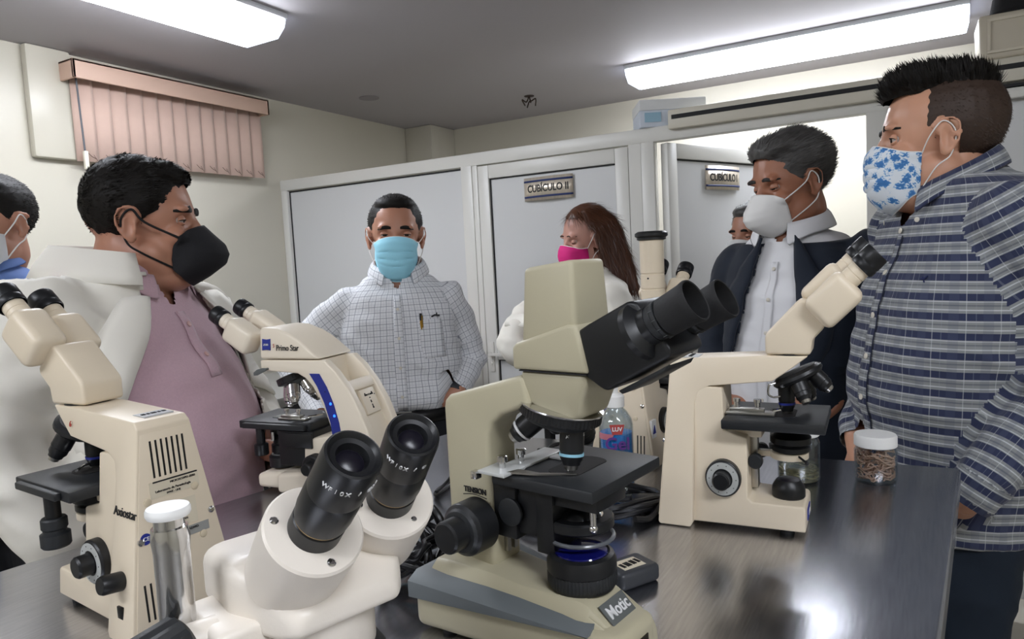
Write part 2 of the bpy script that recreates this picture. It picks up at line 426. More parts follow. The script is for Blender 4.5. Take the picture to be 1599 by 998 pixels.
# ================================================================== MICROSCOPES
def objective(parent, o, d, L=.036, r=.0095, M1=None, band=None, name='objective', tip=None):
    """lens barrel from o along d"""
    o, d = V(o), V(d).normalized()
    q = obj(name, MB().lathe([(r*.85, 0), (r*.85, L*.08), (r, L*.1), (r, L*.55), (r*.93, L*.57), (r*.93, L*.72), (r*.75, L*.8), (r*.72, L*.86)], o, d), M1 or BLACK, parent)
    obj('front_lens', MB().lathe([(r*.6, L*.86), (r*.5, L*.97), (r*.3, L)], o, d), tip or STEEL, q)
    if band: obj('colour_ring', MB().lathe([(r*1.01, L*.60), (r*1.01, L*.66)], o, d), band, q)
    return q
def knurled(parent, name, o, d, r, h, material, ribs=36, rib=.0008):
    return obj(name, MB().lathe([(r*.9, 0), (r, h*.08), (r, h*.12, 1), (r, h*.85, 1), (r*.97, h*.9), (r*.85, h)], o, d, ribs=ribs, rib=rib), material, parent, ang=25)
def eyepiece(parent, o, d, r, L, rc, Lc, tubemat, cupmat=BLACK, name='eyepiece', glass=True):
    o, d = V(o), V(d).normalized()
    t_ = obj(name, MB().lathe([(r, 0), (r, L*.55), (r*.96, L*.56), (r*.96, L*.6), (r, L*.62), (r, L)], o, d), tubemat, parent)
    c = o+d*L
    obj('eyecup', MB().lathe([(rc*.93, -.0005), (rc, .002), (rc, Lc*.3), (rc*.965, Lc*.34), (rc*.965, Lc*.38), (rc*1.0, Lc*.42), (rc*.98, Lc*.93), (rc*.94, Lc), (rc*.82, Lc), (rc*.72, Lc*.9), (rc*.66, Lc*.62), (0.0005, Lc*.6)], c, d, n=36, cap=False), cupmat, t_)
    if glass: obj('eye_lens', MB().lathe([(rc*.5, Lc*.605), (rc*.45, Lc*.66), (rc*.2, Lc*.7), (.0003, Lc*.705)], c, d), LENS, t_)
    return t_

def stage_clip(parent, M_):
    """mechanical specimen holder: slide arm, springs, knobs; M_ places it on the stage top"""
    b_ = MB(); b_.M = M_
    b_.box((-.035, -.012, 0), (.035, .010, .004)).box((-.035, .010, 0), (-.022, .045, .003)).box((-.03, -.008, .004), (.02, .004, .009))
    c_ = obj('specimen_holder', b_, STEEL, parent, bevel=.0008)
    k = MB(); k.M = M_
    k.lathe([(.004, 0), (.004, .008), (.0055, .009), (.0055, .013)], (-.02, .0, .008)); k.lathe([(.004, 0), (.004, .008), (.0055, .009), (.0055, .013)], (.01, .0, .008))
    obj('holder_screw', k, CHROME, c_)
    s_ = MB(); s_.M = M_
    s_.tube(smooth_path([(.03, .005, .005), (.045, .02, .006), (.048, .035, .006), (.035, .05, .005)]), .0025, 6, flat=.6)
    obj('holder_finger', s_, CHROME, c_)
    return c_

def cheek(z): return .066-.155*z
def inner(z): return .050-.10*z
def axiostar(name, loc, rz, label, photo_tube=False, turn=0):
    r = empty(name, loc, rz, label, 'microscope')
    # stand: tapering C shaped cheek plus the recessed body and foot
    st = MB()
    st.prism([(.001, .004), (.018, .228), (.025, .235), (.155, .241), (.216, .241), (.196, .226), (.168, .207), (.078, .198), (.062, .190), (.056, .175), (.054, .008), (.050, .001), (.004, .001)], lambda x, z: cheek(z))
    st2 = obj('stand', st, CREAM, r, bevel=.004, seg=3)
    bd = MB().prism([(.03, .006), (.03, .2), (.097, .196), (.099, .137), (.132, .128), (.132, .046), (.138, .041), (.208, .040), (.211, .036), (.211, .006)], lambda x, z: min(.052, .060-.06*x)-.085*z)
    obj('foot_body', bd, CREAM, r, bevel=.004, seg=3)
    for x, y in ((.02, .045), (.02, -.045), (.185, .033), (.185, -.033)):
        obj('rubber_foot', MB().cyl((x, y, -0.0), (x, y, .007), .010), RUBBER, r)
    # back plate with cooling slots
    def bk(z, e=.0): return .018*(z-.004)/.224+.001-e
    pl = MB().loft([[(bk(z, .0015), y*s, z) for s, z in ((cheek(.012)*.93, .012), ) for y in (-1, 1)] + [(bk(z, .0015), y*cheek(.222)*.9, z) for z in (.222,) for y in (1, -1)],
                    [(bk(z, -.001), y*cheek(.012)*.93, z) for z in (.012,) for y in (-1, 1)] + [(bk(z, -.001), y*cheek(.222)*.9, z) for z in (.222,) for y in (1, -1)]])
    back = obj('back_cover', pl, CREAM, r, bevel=.0008)
    def slot(y, z0, z1):
        sl = MB(); sl.loft([[(bk(z0, .0019), y-.0011, z0), (bk(z0, .0019), y+.0011, z0), (bk(z1, .0019), y+.0011, z1), (bk(z1, .0019), y-.0011, z1)], [(bk(z0, .001), y-.0011, z0), (bk(z0, .001), y+.0011, z0), (bk(z1, .001), y+.0011, z1), (bk(z1, .001), y-.0011, z1)]]); obj('cooling_slot', sl, FELT, back)
    for k in range(7): slot(-.0185+.0062*k, .172, .213)
    for k in range(3): slot(.032+.0065*k, .022, .062); slot(-.032-.0065*k, .022, .062)
    def bplate(nm, y0, y1, z0, z1, m_, e=.0022, par=back):
        return obj(nm, MB().loft([[(bk(z0, e), y0, z0), (bk(z0, e), y1, z0), (bk(z1, e), y1, z1), (bk(z1, e), y0, z1)], [(bk(z0, .001), y0, z0), (bk(z0, .001), y1, z0), (bk(z1, .001), y1, z1), (bk(z1, .001), y0, z1)]]), m_, par)
    tu = V((.018, 0, .224)).normalized()
    def btext(s, y, z, size, m_=INK, cond=1): text('lettering', s, size, m_, back, (bk(z, .0024), y, z), (0, -1, 0), tu, cond=cond)
    for y, z in ((.03, .148), (-.025, .151), (.02, .094), (-.028, .094)):
        obj('screw_plug', MB().lathe([(.0042, 0), (.0042, .002), (.003, .0025)], (bk(z, .001), y, z), (-1, 0, .08)), mat('plug', 'cfc1a6', .4), back)
    obj('screw', MB().lathe([(.004, 0), (.0038, .003), (.002, .0045)], (bk(.108), cheek(.108)*.86, .108), (-1, 0, .08)), CHROME, back)
    obj('screw', MB().lathe([(.004, 0), (.0038, .003), (.002, .0045)], (bk(.118), -cheek(.118)*.86, .118), (-1, 0, .08)), CHROME, back)
    obj('round_emblem', MB().lathe([(.0062, 0), (.0062, .0012)], (bk(.110, .001), .037, .110), (-1, 0, .08)), NAVY_MARK, back)
    btext('CE', .037, .1102, .006, WHITE_INK)
    if not photo_tube:
        bplate('inventory_label', .026, -.031, .150, .168, PAPER)
        bplate('inventory_label', .022, -.03, .1665, .168, INK, .0024)
        btext('MICROSCOPIO ZEISS', -.012, .1635, .0032); btext('Laboratorio de Parasitología', 0, .1568, .0036); btext('FMVZ - UNE', 0, .1525, .0030)
        bplate('type_label', .018, -.024, .111, .141, PAPER)
        btext('Carl Zeiss', .006, .1368, .0075, cond=.9); btext('Göttingen, Germany', .0, .130, .003); btext('100-240V', .0, .125, .003); btext('CE   PLAN', -.004, .118, .0036)
        bplate('warning_label', .030, -.036, .0975, .108, GREY_LABEL)
        btext('WARNING SHOCK HAZARD', 0, .105, .0036); btext('AVERTISSEMENT', .0, .1005, .0032)
        sy = cheek(.142)+.0003
        su = V((0, -.155, 1)).normalized()
        text('lettering', 'Axiostar', .0145, INK, st2, (.030, cheek(.138)+.0004, .138), (-1, 0, 0), su, cond=.95)
        text('lettering', '6', .010, RED_INK, st2, (.165, cheek(.214)+.0004, .222), (-1, 0, 0), su)
        tp = MB().box((.035, -.022, .2352), (.06, .012, .2372)); obj('barcode_label', tp, mat('barcode_paper', 'b7b9bb', .4), st2)
        text('lettering', '||| || |||| || |||', .006, INK, st2, (.0475, -.005, .2373), (0, -1, 0), (1, 0, 0))
    else:
        bplate('inventory_label', .026, -.031, .150, .168, PAPER)
        bplate('side_label', -.0, -.0, .1, .11, PAPER)
        sv = V((0, .155, 1)).normalized()
        y0 = -cheek(.075)-.0004
        obj('side_label_card', MB().box((.012, y0-.0006-.002, .055), (.032, y0+.0024, .09)), WHITE_PL, st2)
        obj('blue_mark', MB().prism([(.016, .064), (.028, .064), (.022, .080)], .0012, y0-.0026), NAVY_MARK, st2)
    # controls
    for sd in (1, -1):
        yk = inner(.07)
        k1 = obj('focus_knob', MB().lathe([(.024, 0), (.026, .002), (.026, .016), (.0245, .018), (.0235, .0185)], (.098, sd*(yk-.006), .072), (0, sd, 0), n=36), BLACK, r)
        obj('dial_ring', MB().lathe([(.0232, .0184), (.0232, .0192), (.0145, .0192), (.0145, .0184)], (.098, sd*(yk-.006), .072), (0, sd, 0), n=36), DIAL, k1)
        tk = MB()
        for i in range(10):
            a = 2*PI*i/10; c_ = V((.098+.0195*math.cos(a), sd*(yk+.0134), .072+.0195*math.sin(a))); tk.ell(c_, (.0008, .0004, .0008), n=6, m=4)
        obj('dial_marks', tk, INK, k1)
        obj('fine_knob', MB().lathe([(.0125, 0), (.0125, .014), (.0105, .0165), (.0, .0168)][:3], (.098, sd*(yk+.0132), .072), (0, sd, 0), n=30), BLACK, k1)
    obj('condenser_knob', MB().lathe([(.0095, 0), (.0105, .001), (.0105, .010), (.009, .012)], (.142, -.026, .095), (0, -1, 0)), BLACK_SAT, r)
    obj('condenser_knob', MB().lathe([(.0095, 0), (.0105, .001), (.0105, .010), (.009, .012)], (.142, .026, .095), (0, 1, 0)), BLACK_SAT, r)
    obj('brightness_knob', MB().lathe([(.0095, 0), (.0105, .003), (.0105, .022), (.009, .025)], (.030, cheek(.066)-.002, .066), (0, 1, .15)), BLACK, r)
    obj('power_switch', MB().box((.022, cheek(.035)-.004, .026), (.034, cheek(.035)+.0015, .040)), BLACK_GLOSS, r, bevel=.001)
    # nosepiece, objectives
    nd = V((.45, 0, -1)).normalized()
    no = V((.198, 0, .214))
    nos = obj('nosepiece', MB().lathe([(.030, -.004), (.036, 0), (.037, .004), (.034, .008), (.020, .012)], no, nd), BLACK, r)
    for a, L in ((0, .044), (1.57, .036), (3.14, .036), (-1.57, .046)):
        q = nd.to_track_quat('Z', 'Y'); rad = q @ V((math.cos(a), math.sin(a), 0))
        # first one points straight down, the others fan outwards
        o_ = no+nd*.006+rad*.019; dd = (nd*1.0+rad*.42).normalized()
        objective(r, o_, dd, L, .0118, BLACK, NAVY_MARK if a < 0 else None)
    obj('nosepiece_clip', MB().tube(smooth_path([(.172, -.03, .205), (.164, -.032, .202), (.162, -.032, .190), (.168, -.03, .185), (.178, -.028, .186)]), .0014), CHROME, nos)
    # stage
    stg = obj('stage', MB().box((.100, -.068, .145), (.240, .070, .158)).box((.118, .07, .147), (.222, .078, .156)), BLACK_SAT, r, bevel=.002)
    obj('stage_opening', MB().poly([(x, y) for x, y in [(.178+.019*math.cos(a*PI/12), .012*math.sin(a*PI/12)+(.018 if math.sin(a*PI/12) > 0 else -.018)) for a in range(24)]], .158, .1585), FELT, stg)
    stage_clip(r, Matrix.Translation((.135, -.02, .1582)))
    obj('stage_bracket', MB().box((.082, -.020, .125), (.15, .020, .1455)), CREAM, r, bevel=.002)
    # stage drive hanging on the far (left) side
    dk = MB().cyl((.165, .062, .108), (.165, .062, .146), .0085)
    dv = obj('stage_drive', dk, BLACK, r)
    obj('stage_knob', MB().lathe([(.0145, 0), (.016, .002), (.016, .016), (.0125, .018), (.0125, .021), (.014, .023), (.014, .033), (.0125, .035)], (.165, .062, .082), (0, 0, 1)), BLACK_SAT, dv)
    # condenser and iris
    cn = obj('condenser', MB().lathe([(.020, 0), (.027, .003), (.027, .009), (.024, .011), (.029, .014), (.029, .022), (.018, .028)], (.188, 0, .104), (0, 0, 1)), BLACK, r)
    obj('condenser_carrier', MB().box((.140, -.006, .096), (.165, .006, .104)).lathe([(.026, .0), (.027, .001), (.027, .008), (.026, .009)], (.186, 0, .0955)), CREAM, r, bevel=.001)
    obj('iris_lever', MB().tube([(.20, -.02, .103), (.212, -.034, .099)], .0016).ell((.213, -.036, .0985), .003), BLACK, cn)
    obj('rack', MB().box((.132, -.009, .05), (.142, .009, .125)), STEEL, r, bevel=.001)
    # field lamp
    lm = obj('field_lamp', MB().lathe([(.022, 0), (.0235, .002), (.0235, .012), (.0225, .016), (.018, .023), (.0165, .0245)], (.184, 0, .040), (0, 0, 1), n=32), BLACK, r)
    obj('lamp_window', MB().lathe([(.0155, 0), (.012, .001)], (.184, 0, .0645), (0, 0, 1)), LENS, lm)
    # maker badge on the front corner of the foot
    bdg = obj('maker_badge', MB().box((.2105, -.018, .014), (.2122, .018, .030)), NAVY_MARK, r)
    text('lettering', 'ZEISS', .0085, WHITE_INK, bdg, (.2123, 0, .022), (0, 1, 0), (0, 0, 1))
    obj('maker_badge', MB().box((.199, -.0415-.0015, .012), (.209, -.0405, .030)), NAVY_MARK, r)
    # binocular head
    hd = MB()
    c45 = [(.158, .2425), (.158, .268), (.162, .274), (.204, .316), (.213, .316), (.239, .288), (.238, .279), (.222, .262), (.2195, .2425)]
    hd.prism(c45, lambda x, z: .027-.0*z)
    head = obj('binocular_head', hd, CREAM, r, bevel=.008, seg=4)
    obj('head_ring', MB().lathe([(.026, 0), (.026, .0025)], (.19, 0, .2408)), BLACK, head)
    e = R(43); d = V((math.cos(e), 0, math.sin(e))); up_ = V((-math.sin(e), 0, math.cos(e)))
    for sy, off in ((-1, -.006), (1, .008)):
        o_ = V((.222, sy*.026, .299)) + up_*off
        pr = MB(); obox(pr, o_, d, (0, 1, 0), 0, .064, -.0215, .0215, -.026, .024)
        obj('prism_housing', pr, CREAM, r, bevel=.011, seg=4)
        eyepiece(r, o_+up_*.004+d*.058, d, .0135, .026, .0172, .028, CREAM)
    obj('hinge', MB().lathe([(.019, 0), (.019, .008)], V((.2235, 0, .300))-d*.006, d), STEEL, r)
    if photo_tube:
        pt = obj('photo_tube', MB().lathe([(.024, 0), (.024, .05), (.0225, .051), (.0225, .053), (.024, .054), (.024, .082), (.0225, .083), (.0225, .085), (.024, .086), (.024, .155), (.021, .156)], (.178, 0, .28)), CREAM, r)
        obj('tube_cap', MB().lathe([(.025, 0), (.029, .002), (.029, .006), (.033, .009), (.033, .015), (.027, .019)], (.178, 0, .434)), BLACK, pt)
        obj('set_screw', MB().ell((.1545, 0, .355), .002), INK, pt)
    for o in r.children:      # the head turns on its ring
        if o.name.split('.')[0] in ('binocular_head', 'prism_housing', 'eyepiece', 'hinge'):
            o.matrix_local = Matrix.Translation((.19, 0, 0)) @ Matrix.Rotation(turn, 4, 'Z') @ Matrix.Translation((-.19, 0, 0))
    return r

o = axiostar('microscope', (1.0105, .3227, TZ), R(-87.7), 'cream microscope at right on the table, eyepieces aimed at the man in the checked shirt'); o.scale = (.935, .935, 1.008)
axiostar('microscope', (.4700, .7095, TZ), R(85.5), 'cream microscope at far left whose slotted back and paper labels face us', turn=R(10))
o = axiostar('microscope', (1.1964, .4685, TZ), R(-4), 'cream microscope with tall capped photo tube at the back, behind the gel bottle', photo_tube=True); o.scale = (1, 1, .96)

def primo(loc, rz):
    """white-cream microscope with a curved rear arm and a mains socket; +y side is seen"""
    r = empty('microscope', loc, rz, 'cream microscope with curved arm, navy light strip and rear power socket, left of centre', 'microscope')
    PC = mat('ivory_plastic', 'ebe0cc', .35, var=.02, bump=.04, bscale=800)
    hw = .052
    cov = MB().prism([(.121, .2465), (.121, .302), (.108, .3035), (.080, .301), (.050, .290), (.030, .279), (.010, .2635), (-.012, .2465)], lambda x, z: hw-.10*max(0, z-.262))
    cv = obj('top_cover', cov, PC, r, bevel=.005, seg=4, bang=50)
    # arm: two curved ribs with a recessed back between them
    rib = [(.121, .2445), (.121, .229), (.112, .225), (.038, .221), (.022, .213), (.008, .199), (-.006, .178), (-.018, .150), (-.028, .118), (-.032, .08), (-.032, .03), (-.115, .03), (-.112, .085), (-.103, .122), (-.088, .160), (-.068, .195), (-.044, .225), (-.022, .2445)]
    a_ = MB().prism(rib, .009, yc=hw-.009); b_ = MB().prism(rib, .009, yc=-hw+.009)
    ar = obj('arm', a_, PC, r, bevel=.003, seg=3, bang=50); obj('arm_rib', b_, PC, r, bevel=.003, seg=3, bang=50)
    mid = [(.119, .244), (.119, .230), (.038, .2225), (.022, .215), (.008, .200), (-.005, .178), (-.017, .150), (-.027, .118), (-.031, .08), (-.031, .03), (-.098, .03), (-.095, .085), (-.087, .120), (-.073, .155), (-.061, .178), (-.063, .189), (-.060, .197), (-.053, .190), (-.014, .190), (-.006, .238), (-.006, .244)]
    bk_ = obj('rear_recess', MB().prism(mid, hw-.017), PC, r, bevel=.0015)
    # pocket shelf below the opening
    obj('pocket_lip', MB().prism([(-.066, .189), (-.063, .199), (-.057, .206), (-.053, .203), (-.058, .190)], hw-.017), PC, bk_)
    # mains socket plate
    nrm = V((-.93, 0, .37)).normalized(); upv = V((.37, 0, .93)).normalized()
    so = V((-.0745, -.004, .166))
    sp = MB(); obox(sp, so, (0, -1, 0), upv, -.022, .022, -.024, .022, -.006, .0015)
    sk = obj('power_socket', sp, PC, bk_, bevel=.002)
    hl = MB(); e = .0017
    def hole(y, u, w_, h_): obox(hl, so, (0, -1, 0), upv, y-w_/2, y+w_/2, u-h_/2, u+h_/2, .001, .0020)
    hole(-.008, .010, .010, .003); hole(.008, .010, .010, .003); hole(-.0105, .0115, .003, .005); hole(.0105, .0115, .003, .005)
    hole(0, .010, .0025, .0035); hole(0, .004, .003, .002); hole(0, -.003, .0028, .005); hole(0, -.012, .0025, .008); hole(0, -.0145, .004, .003); hole(.017, .008, .0022, .002)
    obj('socket_holes', hl, FELT, sk)
    # foot
    ft_ = MB().prism([(.095, .004), (.095, .036), (.088, .040), (.030, .045), (-.11, .045), (-.118, .035), (-.118, .004)], hw+.012)
    obj('foot', ft_, PC, r, bevel=.008, seg=4)
    obj('stage_column', MB().prism([(.045, .04), (.040, .100), (-.028, .112), (-.028, .04)], hw-.006), PC, r, bevel=.004)
    for x in (.08, -.1):
        for y in (.05, -.05): obj('rubber_foot', MB().cyl((x, y, 0), (x, y, .006), .009), RUBBER, r)
    # navy strip with lights
    cL = [(.011, .2215), (-.004, .199), (-.017, .170), (-.027, .136), (-.0305, .105)]; cR = [(-.010, .2215), (-.024, .199), (-.036, .170), (-.045, .136), (-.049, .105)]
    pts = [(x, z) for x, z in cL]+[(x, z) for x, z in cR[::-1]]
    ns = MB().prism(pts, .0011, yc=hw+.0004)
    stp = obj('light_strip', ns, NAVY_MARK, ar)
    obj('light_ring', MB().lathe([(.0016, 0), (.0012, .0006)], (-.0205, hw+.0014, .190), (0, 1, 0)), mat('unlit_led', '16215c', .4), stp)
    for x, z in ((-.0305, .169), (-.0368, .148)):
        obj('light', MB().lathe([(.0026, 0), (.0022, .001), (.0008, .0014)], (x, hw+.0012, z), (0, 1, 0)), LED, stp)
    # badge and lettering on the cover side
    gx = hw+.0003
    slope = V((0, -.10, 1)).normalized()
    bx = MB().prism([(.113, .2625), (.113, .283), (.110, .2824), (.104, .2818), (.098, .2824), (.095, .283), (.095, .2625), (.098, .2632), (.104, .2637), (.110, .2632)], .001, yc=lambda x, z: gx-.10*max(0, z-.262))
    bd = obj('maker_badge', bx, NAVY_MARK, cv)
    text('lettering', 'ZEISS', .0052, WHITE_INK, bd, (.104, gx+.0003, .2725), (-1, 0, 0), slope, cond=.95)
    text('lettering', '5', .0095, RED_INK, cv, (.0865, gx, .2705), (-1, 0, .0), slope, cond=.8)
    text('lettering', 'Primo Star', .0150, INK, cv, (.056, gx, .2665), (-1, 0, 0), slope, cond=.78)
    # head clamp lever
    obj('clamp_lever', MB().loft([[(x, .058+yy*.002, z+zz*h) for yy, zz in ((-1, -1), (1, -1), (1, 1), (-1, 1))] for x, z, h in ((.102, .229, .002), (.112, .227, .004), (.124, .223, .0052), (.132, .220, .003))]).cyl((.104, .045, .229), (.104, .06, .229), .002), GREY_PL, r, bevel=.001)
    # nosepiece
    nd = V((-.35, 0, -1)).normalized(); no = V((.082, 0, .213))
    nz_ = knurled(r, 'nosepiece', no, nd, .040, .014, BLACK, 44, .0006)
    obj('nosepiece_plate', MB().lathe([(.030, .013), (.028, .020), (.014, .024)], no, nd), GREY_PL, nz_)
    q = nd.to_track_quat('Z', 'Y')
    for a, L in ((0, .046), (PI*.62, .034), (PI, .040), (-PI*.6, .040)):
        rad = q @ V((math.cos(a), math.sin(a), 0))
        # the chrome barrel nearest the front stands upright
        objective(r, no+nd*.016+rad*.020, (nd+rad*.38).normalized(), L, .0125, CHROME)
    # stage
    sg = obj('stage', MB().box((.028, -.072, .114), (.195, .040, .128)).box((.035, .040, .116), (.18, .050, .126)), BLACK_SAT, r, bevel=.0015)
    obj('stage_opening', MB().poly([(.108+.022*math.cos(a*PI/10), -.016+.012*math.sin(a*PI/10)) for a in range(20)], .128, .1284), FELT, sg)
    stage_clip(r, Matrix.Translation((.085, .012, .1284)) @ Matrix.Rotation(R(180), 4, 'Z') @ Matrix.Scale(.9, 4))
    obj('glass_slide', MB().box((.09, -.02, .1286), (.14, .010, .1298)), mat('thin_glass', 'dfe8ea', .05, trans=.9), r)
    rk = MB().box((.02, -.03, .05), (.10, .045, .114)).box((.02, .045, .085), (.09, .05, .112)); obj('stage_carrier', rk, BLACK, r, bevel=.002)
    cb = obj('condenser', MB().lathe([(.016, .048), (.019, .05), (.019, .062), (.022, .064), (.022, .078), (.018, .080), (.018, .098), (.022, .10), (.022, .112)], (.128, 0, 0)), BLACK, r)
    obj('stage_drive', MB().lathe([(.008, 0), (.008, .03)], (.150, .035, .084)).lathe([(.012, -.02), (.013, -.018), (.013, 0), (.010, .002)], (.150, .035, .084)), BLACK, r)
    obj('drive_spindle', MB().cyl((.128, .025, .09), (.128, .025, .106), .0045), CHROME, cb)
    fl = obj('field_lamp', MB().lathe([(.030, .038), (.030, .056), (.026, .060), (.022, .060)], (.125, 0, 0)), BLACK, r)
    obj('lamp_window', MB().lathe([(.0255, .0605), (.01, .062)], (.125, 0, 0)), mat('clear_lens', 'b9b9b9', .1, .3), fl)
    obj('lamp_base', MB().prism([(.158, .004), (.158, .03), (.09, .038), (.09, .004)], .045), PC, r, bevel=.008, seg=3)
    k = knurled(r, 'focus_knob', (.005, hw+.004, .06), (0, 1, 0), .021, .020, BLACK)
    obj('fine_knob', MB().lathe([(.011, .019), (.011, .034), (.009, .036)], (.005, hw+.004, .06), (0, 1, 0)), BLACK, k)
    # binocular head
    obj('head_socket', MB().lathe([(.026, 0), (.026, .02)], (.112, 0, .268), (1, 0, .55)), PC, r)
    e = R(31); d = V((math.cos(e), 0, math.sin(e))); up_ = V((-math.sin(e), 0, math.cos(e)))
    for sy, off in ((1, -.005), (-1, .006)):
        o_ = V((.145, sy*.029, .278))+up_*off
        pr = MB(); obox(pr, o_, d, (0, 1, 0), 0, .066, -.0215, .0215, -.028, .020)
        obj('prism_housing', pr, PC, r, bevel=.011, seg=4)
        eyepiece(r, o_+d*.060, d, .0145, .024, .0172, .026, PC)
    return r
primo((.901, .889, TZ), R(97.7)).scale = (.955, .955, .975)

def motic(loc, rz):
    r = empty('microscope', loc, rz, 'greenish cream microscope with boxy camera head and thick black eyepieces, centre front', 'microscope')
    C_ = CREAM_OLD
    def plan(x, z=0):  # lower foot: wide at the rear, narrow in front
        t = (x+.035)/.245
        return -.010-.013*t, .074-.040*t
    ring = lambda z, g=0, xs=(-.035, .0, .06, .13, .19, .21): [(x, plan(x)[0]-plan(x)[1]-g, z) for x in xs] + [(x, plan(x)[0]+plan(x)[1]+g, z) for x in xs[::-1]]
    obj('foot', MB().loft([ring(.004), ring(.05)]), C_, r, bevel=.010, seg=4)
    xs = (-.038, 0, .06, .13, .178)
    gz = lambda x: .062-.010*max(0, (x+.03)/.21)
    gz0 = lambda x: .038+.008*max(0, (x+.03)/.2)
    g_ = MB().loft([[(x, plan(x)[0]-plan(x)[1]-.004, gz0(x)) for x in xs]+[(x, plan(x)[0]+plan(x)[1]+.004, gz0(x)) for x in xs[::-1]],
                   [(x, plan(x)[0]-plan(x)[1]-.004, gz(x)-.006) for x in xs]+[(x, plan(x)[0]+plan(x)[1]+.004, gz(x)-.006) for x in xs[::-1]],
                   [(x, plan(x)[0]-plan(x)[1]+.010, gz(x)+.002) for x in xs]+[(x, plan(x)[0]+plan(x)[1]-.010, gz(x)+.002) for x in xs[::-1]]])
    obj('grey_skirt', g_, mat('slate_grey_plastic', '666c6e', .5), r, bevel=.003, seg=3)
    for x in (0, .19):
        for s in (-1, 1): obj('rubber_foot', MB().cyl((x, plan(x)[0]+s*(plan(x)[1]-.015), 0), (x, plan(x)[0]+s*(plan(x)[1]-.015), .006), .008), RUBBER, r)
    # upper deck rising to the column
    st_ = [(-.026, .050, .044, .072), (.0, .050, .044, .074), (.05, .048, .038, .071), (.09, .046, .036, .067), (.160, .044, .034, .068), (.170, .044, .033, .064), (.195, .040, .031, .045), (.206, .028, .031, .040), (.208, .01, .031, .03)]
    up_ = MB().loft([[(x, -.018-h*1.18, z0), (x, -.018-h, (z0+z1)/2+.004), (x, -.018-h*.86, z1-.002), (x, -.018-h*.8, z1), (x, -.018+h*.8, z1), (x, -.018+h*.86, z1-.002), (x, -.018+h, (z0+z1)/2+.004), (x, -.018+h*1.18, z0)] for x, z0, h, z1 in st_])
    obj('deck', up_, C_, r, bevel=.0025, seg=2, ang=40)
    # name plate on the sloping front
    sl = V((-.024, 0, .022)).normalized(); nf = V((.022, 0, .024)).normalized()
    c0 = V((.1832, -.017, .0562))
    np_ = MB(); obox(np_, c0, (0, 1, 0), sl, -.021, .021, -.0115, .0115, -.0005, .0012); npl = obj('name_plate', np_, GREY_PL, r, bevel=.0004)
    text('lettering', 'Motic', .0165, WHITE_INK, npl, c0+nf*.0013, (0, 1, 0), sl, cond=.95, bold=.0003)
    obj('rating_plate', MB().box((.2055, -.030, .006), (.2112, -.008, .036)), mat('brown_black_plate', '2b2620', .35), r)
    # column and arm
    cl = [(-.021, .066), (-.022, .240), (-.020, .2475), (-.013, .254), (.094, .2835), (.10, .252), (.062, .238), (.048, .228), (.042, .215), (.042, .066)]
    arm = obj('arm', MB().prism(cl, .024, yc=-.010), C_, r, bevel=.006, seg=4, bang=40)
    text('lettering', 'TENSION', .0085, INK, arm, (.020, -.0344, .151), (1, 0, 0), (0, 0, 1), cond=.9, bold=.0002)
    obj('tension_arrow', MB().tube(smooth_path([(.002, -.0343, .1445), (.012, -.0343, .1462), (.022, -.0343, .1466), (.036, -.0343, .1445)]), .0005, 5), INK, arm)
    obj('rack_rails', MB().box((.042, -.016, .082), (.047, -.010, .13)).box((.042, -.004, .082), (.047, .002, .13)), STEEL, r)
    # focus knobs
    for s in (-1, 1):
        y = -.010+s*.024
        k = knurled(r, 'focus_knob', (.025, y, .117), (0, s, 0), .0285, .032, BLACK, 48, .0007)
        obj('knob_face', MB().lathe([(.0245, .0318), (.022, .035), (.018, .036)], (.025, y, .117), (0, s, 0)), BLACK_SAT, k)
        kf = knurled(r, 'fine_knob', (.025, y+s*.034, .117), (0, s, 0), .0175, .022, BLACK, 30, .0006)
    # stage carrier with its disc
    obj('stage_carrier', MB().box((.042, -.030, .105), (.072, .022, .172)).box((.072, -.026, .112), (.098, .020, .168)).box((.098, -.030, .098), (.120, .020, .168)).box((.106, -.026, .150), (.17, .03, .165)), BLACK, r, bevel=.0015)
    obj('carrier_disc', MB().lathe([(.015, 0), (.015, .003), (.013, .004)], (.066, -.030, .135), (0, -1, 0)), BLACK_SAT, r)
    stg = obj('stage', MB().box((.056, -.048, .168), (.180, .088, .1805)), BLACK_SAT, r, bevel=.0025)
    obj('stage_opening', MB().poly([(.122+.019*math.cos(a*PI/12), .012*math.sin(a*PI/12)+.016+(.024 if math.sin(a*PI/12) > 0 else -.024)) for a in range(24)], .1805, .1809), FELT, stg)
    gr = MB()
    for i in range(18): gr.box((.064, -.04+.008*i, .1805), (.068, -.0385+.008*i, .1809))
    obj('scale_marks', gr, GREY_PL, stg)
    # specimen holder: a pale translucent arm with two thumb screws
    h = MB().box((.046, -.058, .1807), (.082, -.022, .1842)).box((.054, -.022, .1807), (.080, .05, .1836)).box((.080, .022, .1807), (.116, .036, .1832))
    hd_ = obj('specimen_holder', h, mat('pale_translucent_plastic', 'c4c6c4', .3, .2), r, bevel=.001)
    obj('holder_finger', MB().loft([[(.078, -.048, .1825), (.082, -.034, .1825), (.082, -.034, .1845), (.078, -.048, .1845)], [(.108, -.038, .1825), (.108, -.032, .1825), (.108, -.032, .184), (.108, -.038, .184)], [(.140, -.014, .1815), (.140, -.012, .1815), (.140, -.012, .183), (.140, -.014, .183)]]), STEEL, hd_)
    for y in (-.052, -.020): obj('thumb_screw', MB().lathe([(.0035, 0), (.0035, .006), (.0055, .007), (.0055, .012), (.004, .013)], (.064, y+.014, .184)), CHROME, hd_)
    obj('rubber_tip', MB().box((.040, -.062, .175), (.048, -.053, .1835)), CHROME, hd_, bevel=.001)
